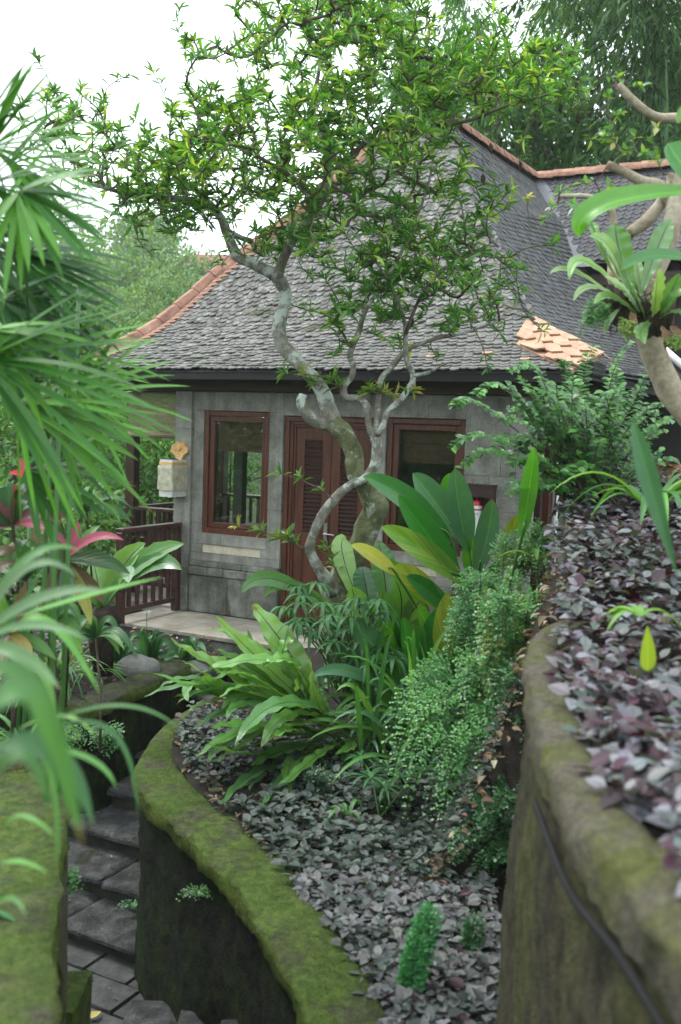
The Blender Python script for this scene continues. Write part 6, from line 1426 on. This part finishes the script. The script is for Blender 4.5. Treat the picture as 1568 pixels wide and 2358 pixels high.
for (x, y, r) in ((1200, 1120, .075), (1290, 1200, .085), (1400, 1260, .085)):
    p = PY(*z9(x, y), 4.68); m.tube([p+Vector((0, 0, -r)), p+Vector((0, 0, -r*.4)), p+Vector((0, 0, r*.4)), p+Vector((0, 0, r))], [r*.4, r, r, r*.3], 10, bump=.9)
for k in range(120):
    p = PY(*z9(random.uniform(1130, 1480), random.uniform(1080, 1300)), 4.6); m.tube([p, p+Vector((random.gauss(0, .03), random.gauss(0, .02), -random.uniform(.02, .09)))], [.003, .001], 3)
m.build('root_mass', M['fibre'], ep)
for x, y, dx, dy in ((1270, 1200, -10, 150), (1450, 1290, 20, 140), (1500, 1290, 50, 90)):
    a, c = PY(*z9(x, y), 4.5), PY(*z9(x+dx, y+dy), 4.48); leafobj('dead_frond', ep, a, a.lerp(c, .5)+Vector((.02, -.03, 0)), c, .045, (.16, .10, .06), L_['dead'], (.3, -1, .2), prof='lance', wav=.1, wf=3)
def lace(x, y, n, d, ln, dirx): return [(PY(*z9(x, y), d), PY(*z9(x+dirx*.5+random.uniform(-20, 20), y+random.uniform(-20, 50)), d-.05), PY(*z9(x+dirx*random.uniform(.6, 1.2)+random.uniform(-40, 40), y+random.uniform(20, ln)), d-.1)) for _ in range(n)]
pp = []
for k in range(900):
    y = random.uniform(4.2, 6.6); x = float(XE(y))-random.uniform(-.05, .7); pp.append((x, y, float(soil_z(x, y))+.015))
litter('leaf_litter', 'dry leaves caught on the fern bank beside the right wall', pp, LC)
frond_fern('maidenhair_fern', 'low ferns at the foot of the bank next to the wall', [(PY(x, y, dd), PY(x-8, y-12, dd-.05), PY(x+random.uniform(-45, 20), y+random.uniform(5, 55), dd-.12)) for x, y, dd in ((random.uniform(1060, 1215), random.uniform(1830, 1990), random.uniform(4.35, 4.7)) for _ in range(44))], [(.03, .10, .035), (.05, .15, .05)], .014, 16, .05)
frond_fern('lace_fern', 'lacy pale fern hanging left of the perched fern', lace(1150, 1190, 7, 4.5, 220, -160), [(.10, .24, .08), (.14, .29, .10)], .012, 24, .05)
frond_fern('lace_fern', 'small yellow-green lacy fern below the perched fern', lace(1290, 1280, 5, 4.5, 110, -60), [(.2, .32, .07), (.26, .35, .08)], .010, 20, .035)
frond_fern('lace_fern', 'lacy fern at the right edge below the perched fern', lace(1500, 1370, 5, 4.5, 60, 80), [(.2, .32, .07)], .010, 20, .035)
bn = thing('banana_plant', 'broad banana-like leaves reaching in at the upper right edge', 'plant', (2.0, 3.4, 1.4))
for tip, mid, base_, w_, d0, d2, col in [((1332, 545), (1400, 470), (1640, 440), 62, 3.7, 3.6, (.10, .30, .03)), ((1430, 622), (1510, 590), (1640, 610), 36, 3.6, 3.6, (.06, .20, .06)), ((1540, 330), (1570, 380), (1640, 470), 110, 3.7, 3.7, (.05, .21, .04)), ((1560, 285), (1590, 250), (1650, 260), 30, 3.7, 3.7, (.12, .3, .05))]:
    a, b, c = PY(*base_, d2), PY(*mid, (d0+d2)/2), PY(*tip, d0); leafobj('leaf', bn, a, b*2-(a+c)*.5, c, w_/FPX*d0, col, L_['heli'], (0, -.9, .7), prof='paddle', ns=18, na=6, fold=.2)
m = MB(); m.tube([Vector(bn.location), PY(1640, 900, 3.6), PY(1640, 450, 3.65)], [.05, .04, .02], 8); m.build('stem', bpy.data.materials['green_stalk'], bn, True)
sv_ = thing('snake_plant', 'mottled sword-like snake plant leaves in the right foreground bed', 'plant', tuple(PZ(1560, 1340, 1.35)))
for tip, mid, base_, w_, d in [((1456, 965), (1500, 1130), (1562, 1335), 46, 2.5), ((1600, 1060), (1590, 1200), (1575, 1340), 36, 2.6)]:
    a, b, c = PY(*base_, d), PY(*mid, d), PY(*tip, d); leafobj('leaf', sv_, a, b*2-(a+c)*.5, c, w_/FPX*d, (.05, .15, .075), L_['heli'], (-.2, -1, .1), prof='oblan', ns=16, na=4, fold=.3)
SP = [(.10, .27, .05), (.05, .16, .04), (.14, .30, .06)]
t_ = strap_tuft('broad_grass', 'light green arching blades behind the snake plant', PY(1500, 1190, 4.4), 16, .5, .035, SP, .9, .8)
strap_tuft('red_dracaena', 'spiky reddish dracaena at the right edge behind the shrub', PY(1590, 1100, 5.6), 22, .45, .016, [(.30, .10, .08), (.22, .07, .06), (.12, .12, .04)], 1.0, .5)
strap_tuft('weed', 'small light green weeds among the purple leaves', PZ(1470, 1420, 1.45), 8, .14, .03, [(.14, .30, .05)], 1.0, .5)
strap_tuft('weed', 'yellow-green strap leaves at the left margin of the purple leaves', PY(1235, 1290, 5.2), 4, .26, .03, [(.20, .32, .05), (.12, .26, .05)], 1.0, .5)
strap_tuft('weed', 'thin pale shoots on the ground cover in front of the planter plants', PZ(800, 1890, .02), 7, .22, .022, [(.07, .19, .05)], .8, .9)

# ---------------------------------------------------------------- background
def foliage(name, label, trunk, blobs, cols, leaf, n, cat='tree', droop=.25, group=None, up=.0, wr=.42, tr_r=.12, tips=None, mat='far'):
    """a tree: trunk with limbs to each blob, leaves spread through the blobs, thicker towards their shells"""
    t_ = thing(name, label, cat, tuple(trunk), group); b0 = Vector(trunk); m = MB()
    tot = sum(b[3]*b[4] for b in blobs)
    top = max(b[2] for b in blobs); ctr = Vector((sum(b[0] for b in blobs)/len(blobs), sum(b[1] for b in blobs)/len(blobs), 0))
    fork = Vector(((b0.x+ctr.x)/2, (b0.y+ctr.y)/2, b0.z+(top-b0.z)*.45)); m.tube([b0, b0.lerp(fork, .5)+Vector((.1*tr_r*5, 0, 0)), fork], [tr_r, tr_r*.8, tr_r*.65], 8)
    for b in blobs: e = Vector(b[:3]); m.tube([fork, fork.lerp(e, .5)+Vector((0, 0, .1)), e], [tr_r*.5, tr_r*.35, tr_r*.12], 6)
    m.build('trunk', M['twig'], t_, True)
    P = []; D = []
    for b in blobs:
        k = int(n*b[3]*b[4]/tot); v = rvec(k); r = rng.uniform(.25, 1, k)**.45
        q = np.array([mnoise.noise(Vector(x*1.9)+Vector(b[:3])) for x in v]); r *= 1+.38*q
        P.append(A3(b[:3])+v*r[:, None]*A3((b[3], b[3], b[4]))); D.append(v+A3((0, 0, -droop)))
    P = np.concatenate(P); D = np.concatenate(D)+rng.normal(0, .6, (len(P), 3)); k = len(P)
    N = rng.normal(0, .5, (k, 3))+A3((0, 0, 1)); L = leaf*rng.uniform(.6, 1.25, k)
    V, F, UV = scatter(P, D, N, L, L*wr, LT_Q, LT_QF); mk('crown', V, F, L_[mat], t_, False, UV, rep(palette(k, cols, None, .22), LT_Q))['kind'] = 'stuff'; return t_
HGc = [(.08, .17, .06), (.11, .21, .07), (.15, .25, .08), (.06, .13, .055)]  # hillside greens, lightened in the colour to stand in for distance haze
hill = []
def hillz(x, y): return -2.6+9.5*np.exp(-((x+22)/20)**2-((y-82)/30)**2)
xs = np.linspace(-90, 60, 40); ys = np.linspace(32, 160, 36); X, Y = np.meshgrid(xs, ys); Z = hillz(X, Y)
structure(mk('hillside', np.stack([X.ravel(), Y.ravel(), Z.ravel()], 1), np.array([(j*40+i, j*40+i+1, (j+1)*40+i+1, (j+1)*40+i) for j in range(35) for i in range(39)]), M['earth'], smooth=True))
labs = ['tall hazy tree on the hillside left of the roof', 'rounded hazy tree lower on the hillside', 'hazy tree beside the distant red roof', 'pale leafy tree at the foot of the hillside', 'hillside tree partly behind the palm fans', 'hazy tree rising behind the left palm', 'thin crowned tree on the hill skyline', 'bushy tree just above the left hip of the roof', 'far tree seen under the left branch', 'broad tree behind the porch']
for k, (x, y, d, r) in enumerate([(290, 560, 62, 3.6), (330, 650, 50, 3.0), (385, 590, 66, 3.4), (270, 730, 40, 2.8), (180, 620, 55, 3.6), (110, 560, 60, 4.0), (345, 530, 72, 2.6), (390, 700, 44, 2.4), (450, 640, 58, 3.0), (210, 800, 36, 3.0)]):
    c = PY(x, y, d); g = Vector((c.x, c.y, float(hillz(c.x, c.y)) if d > 33 else -2.6)); bl = [(c.x+random.uniform(-.5, .5)*r, c.y+random.uniform(-.4, .4)*r, c.z-abs(random.gauss(0, .5))*r, r*random.uniform(.55, .8), r*random.uniform(.5, .75)) for _ in range(6)]+[(c.x, c.y, c.z-.3*r, r*.9, r*.8), (c.x, c.y, c.z-1.6*r, r*1.2, r*1.1)]
    foliage('hillside_tree', labs[k], g, bl, HGc, .34 if d > 45 else .26, 7000, group='trees on the hillside', tr_r=.2)
# distant house on the hill
dh = thing('distant_house', 'distant white house with a dull red roof on the hillside', 'house', tuple(PY(470, 660, 64)))
c = Vector(dh.location); m = MB(); m.box(c.x-1.6, c.x+5, c.y-2, c.y+3, c.z-4, c.z+.6); m.build('wall', M['white'], dh)
m = MB(); m.add([(c.x-2.1, c.y-2.5, c.z+.6), (c.x+5.5, c.y-2.5, c.z+.6), (c.x+5.5, c.y+3.5, c.z+.6), (c.x-2.1, c.y+3.5, c.z+.6), (c.x-.6, c.y+.5, c.z+2.1), (c.x+4, c.y+.5, c.z+2.1)], [(0, 1, 5, 4), (1, 2, 5), (2, 3, 4, 5), (3, 0, 4), (0, 3, 2, 1)]); m.build('roof', stone_mat('dull_red_roof', [(.16, .05, .05), (.22, .08, .075), (.27, .11, .1)], 2, pit=False), dh)
for k in range(3): m = MB(); m.box(c.x-.9+k*1.6, c.x-.1+k*1.6, c.y-2.03, c.y-2.001, c.z-1.4, c.z-.2); m.build('window', M['black'], dh)
# shrubs and trees in the middle distance on the left, seen past the porch
MG = [(.06, .17, .035), (.09, .22, .045), (.13, .27, .06), (.045, .12, .035)]
for k, (x, y, d, r, lab) in enumerate([(360, 1080, 15, 1.1, 'bright leafy shrub seen behind the porch railing'), (250, 1040, 16, 1.5, 'green tree behind the porch post'), (120, 980, 15, 1.6, 'leafy tree behind the red cordyline'), (10, 1000, 13, 1.5, 'leafy shrub at the far left edge'), (200, 1220, 12.6, 1.0, 'low green shrub under the porch tree'), (60, 1250, 11, 1.1, 'low shrub behind the dark cordyline'), (420, 1000, 19, 1.6, 'tree seen through the left window'), (300, 930, 20, 1.8, 'pale tree left of the porch blind'), (500, 1060, 22, 2.2, 'tree far behind the porch'), (-60, 850, 14, 1.8, 'dense tree behind the tall palm')]):
    c = PY(x, y, d); g = Vector((c.x, c.y, -1.3)); bl = [(c.x+random.uniform(-.7, .7)*r, c.y+random.uniform(-.5, .5)*r, c.z+random.uniform(-.7, .55)*r, r*random.uniform(.4, .7), r*random.uniform(.35, .6)) for _ in range(7)]
    foliage('leafy_tree', lab, g, bl, MG, .11, 4200, group='trees and shrubs beyond the porch', tr_r=.06, cat='tree' if 'tree' in lab else 'shrub')
# bamboo grove behind the wing
BG = [(.05, .15, .03), (.08, .21, .04), (.035, .105, .025), (.12, .26, .05)]
def bamboo(name, label, bx_, by, n_culm, n_leaf, hgt, lean, cols, gz0=-1.3, sprd=1.6):
    t_ = thing(name, label, 'bamboo', (bx_, by, gz0), 'bamboo clumps behind the wing'); P = []; D = []
    for k in range(n_culm):
        b = Vector((bx_+random.gauss(0, .5), by+random.gauss(0, .5), gz0)); a = random.uniform(0, 6.28); h = hgt*random.uniform(.75, 1.1); o = Vector((math.cos(a), math.sin(a)*.8, 0))*sprd*random.uniform(.5, 1.5)+Vector(lean)
        q = b+Vector((o.x*.15, o.y*.15, h*.75)); e = b+o+Vector((0, 0, h)); e2 = e+o*.45+Vector((0, 0, -h*.18))
        pts = [bez(b, q, e, j/8) for j in range(9)]+[e.lerp(e2, .5)+Vector((0, 0, .1)), e2]
        m = MB(); m.tube(pts, np.linspace(.045, .008, len(pts)), 6); m.build('culm', bpy.data.materials['green_stalk'], t_, True)
        for j in range(int(n_leaf/n_culm/14)):
            t = random.uniform(.30, 1.0); s = t*(len(pts)-1); i0 = min(int(s), len(pts)-2); p = pts[i0].lerp(pts[i0+1], s-i0)
            a2 = random.uniform(0, 6.28); bl_ = random.uniform(.3, 1.3)*(1.2-.5*t); st2 = p; en = p+Vector((math.cos(a2)*bl_, math.sin(a2)*bl_, -random.uniform(.1, .9)*bl_))
            for l in range(14):
                u = random.uniform(.2, 1.05); P.append(A3(st2.lerp(en, u))+rng.normal(0, .05, 3)+A3((0, 0, .15*math.sin(u*3.14)))); D.append(A3((math.cos(a2)*.5, math.sin(a2)*.5, -1))+rng.normal(0, .45, 3))
    k = len(P); L = rng.uniform(.2, .36, k); N = rng.normal(0, 1, (k, 3))
    V, F, UV = scatter(P, D, N, L, L*.17, LT_Q, LT_QF); mk('leaves', V, F, L_['far'], t_, False, UV, rep(palette(k, cols, None, .2), LT_Q))['kind'] = 'stuff'
for k, (x, d, hgt, nl_, lab, ln, nc) in enumerate([(1560, 17, 13, 15000, 'dark bamboo clump in the upper right corner', (-.3, 0, 0), 13), (1430, 21, 12.0, 14000, 'bamboo clump over the wing roof', (.2, 0, 0), 10), (1270, 25, 10.5, 11000, 'bamboo right of the main roof peak', (-.6, 0, 0), 8), (1120, 24, 13.5, 12000, 'arching bamboo above the roof peak', (-1.4, 0, 0), 9), (1680, 20, 15, 13000, 'bamboo at the right edge', (-.8, 0, 0), 10)]):
    c = PY(x, 900, d); bamboo('bamboo_clump', lab, c.x, c.y, nc, nl_, hgt, ln, BG if k else [(.035, .095, .025), (.055, .13, .03), (.025, .07, .02)], sprd=2.0 if k != 2 else 1.7)
for k, (x, y, d, r, lab) in enumerate([(1180, 330, 19, 1.3, 'dark leafy tree just behind the roof ridge'), (1330, 330, 22, 1.7, 'dark leafy tree behind the wing ridge'), (1500, 330, 20, 1.7, 'dark leafy tree at the right behind the wing ridge'), (1050, 240, 26, 1.6, 'leafy tree behind the roof peak')]):
    c = PY(x, y, d); bl = [(c.x+random.uniform(-.8, .8)*r, c.y+random.uniform(-.5, .5)*r, c.z+random.uniform(-1.0, .5)*r, r*random.uniform(.45, .7), r*random.uniform(.4, .65)) for _ in range(7)]
    foliage('backdrop_tree', lab, Vector((c.x, c.y, -1.3)), bl, [(.03, .085, .028), (.05, .13, .035), (.075, .17, .05)], .20, 4000, group='trees behind the roofs', tr_r=.1)
# garden trees beyond the left edge, mirrored in the window panes
for k, (x, y, z, r, lab) in enumerate([(-11, 7.8, 2.0, 2.3, 'dark garden tree out of view on the left, mirrored in the left pane'), (-10.3, 5.3, 2.2, 2.4, 'dark garden tree out of view on the left, nearest the mirrored one'), (-9.0, 3.2, 2.2, 2.2, 'dark garden tree out of view on the left, mirrored in the right pane'), (-8.0, 1.2, 2.2, 2.4, 'dark garden tree out of view, furthest left of the viewpoint')]):
    bl = [(x+random.uniform(-.8, .8)*r, y+random.uniform(-.5, .5)*r, z+random.uniform(-.6, .6)*r, r*.6, r*.55) for _ in range(7)]
    foliage('garden_tree', lab, Vector((x, y, -1.3)), bl, [(.06, .15, .04), (.10, .22, .06)], .24, 6500, tr_r=.1)
# ---------------------------------------------------------------- humid air
hz_ = MB(); hz_.box(-130, 110, -40, 190, -5, 18)
hm, t, p, out = newmat('humid_air'); t.nodes.remove(p); vs = nd(t, 'ShaderNodeVolumePrincipled'); vs.inputs['Color'].default_value = (.92, .96, .95, 1); vs.inputs['Density'].default_value = .0008; vs.inputs['Anisotropy'].default_value = .2
t.links.new(vs.outputs[0], out.inputs['Volume'])
HAZE = True
if HAZE:
    o = hz_.build('haze', hm); o['kind'] = 'stuff'; tag(o, 'thin pale humid air over the garden and hillside', 'haze')
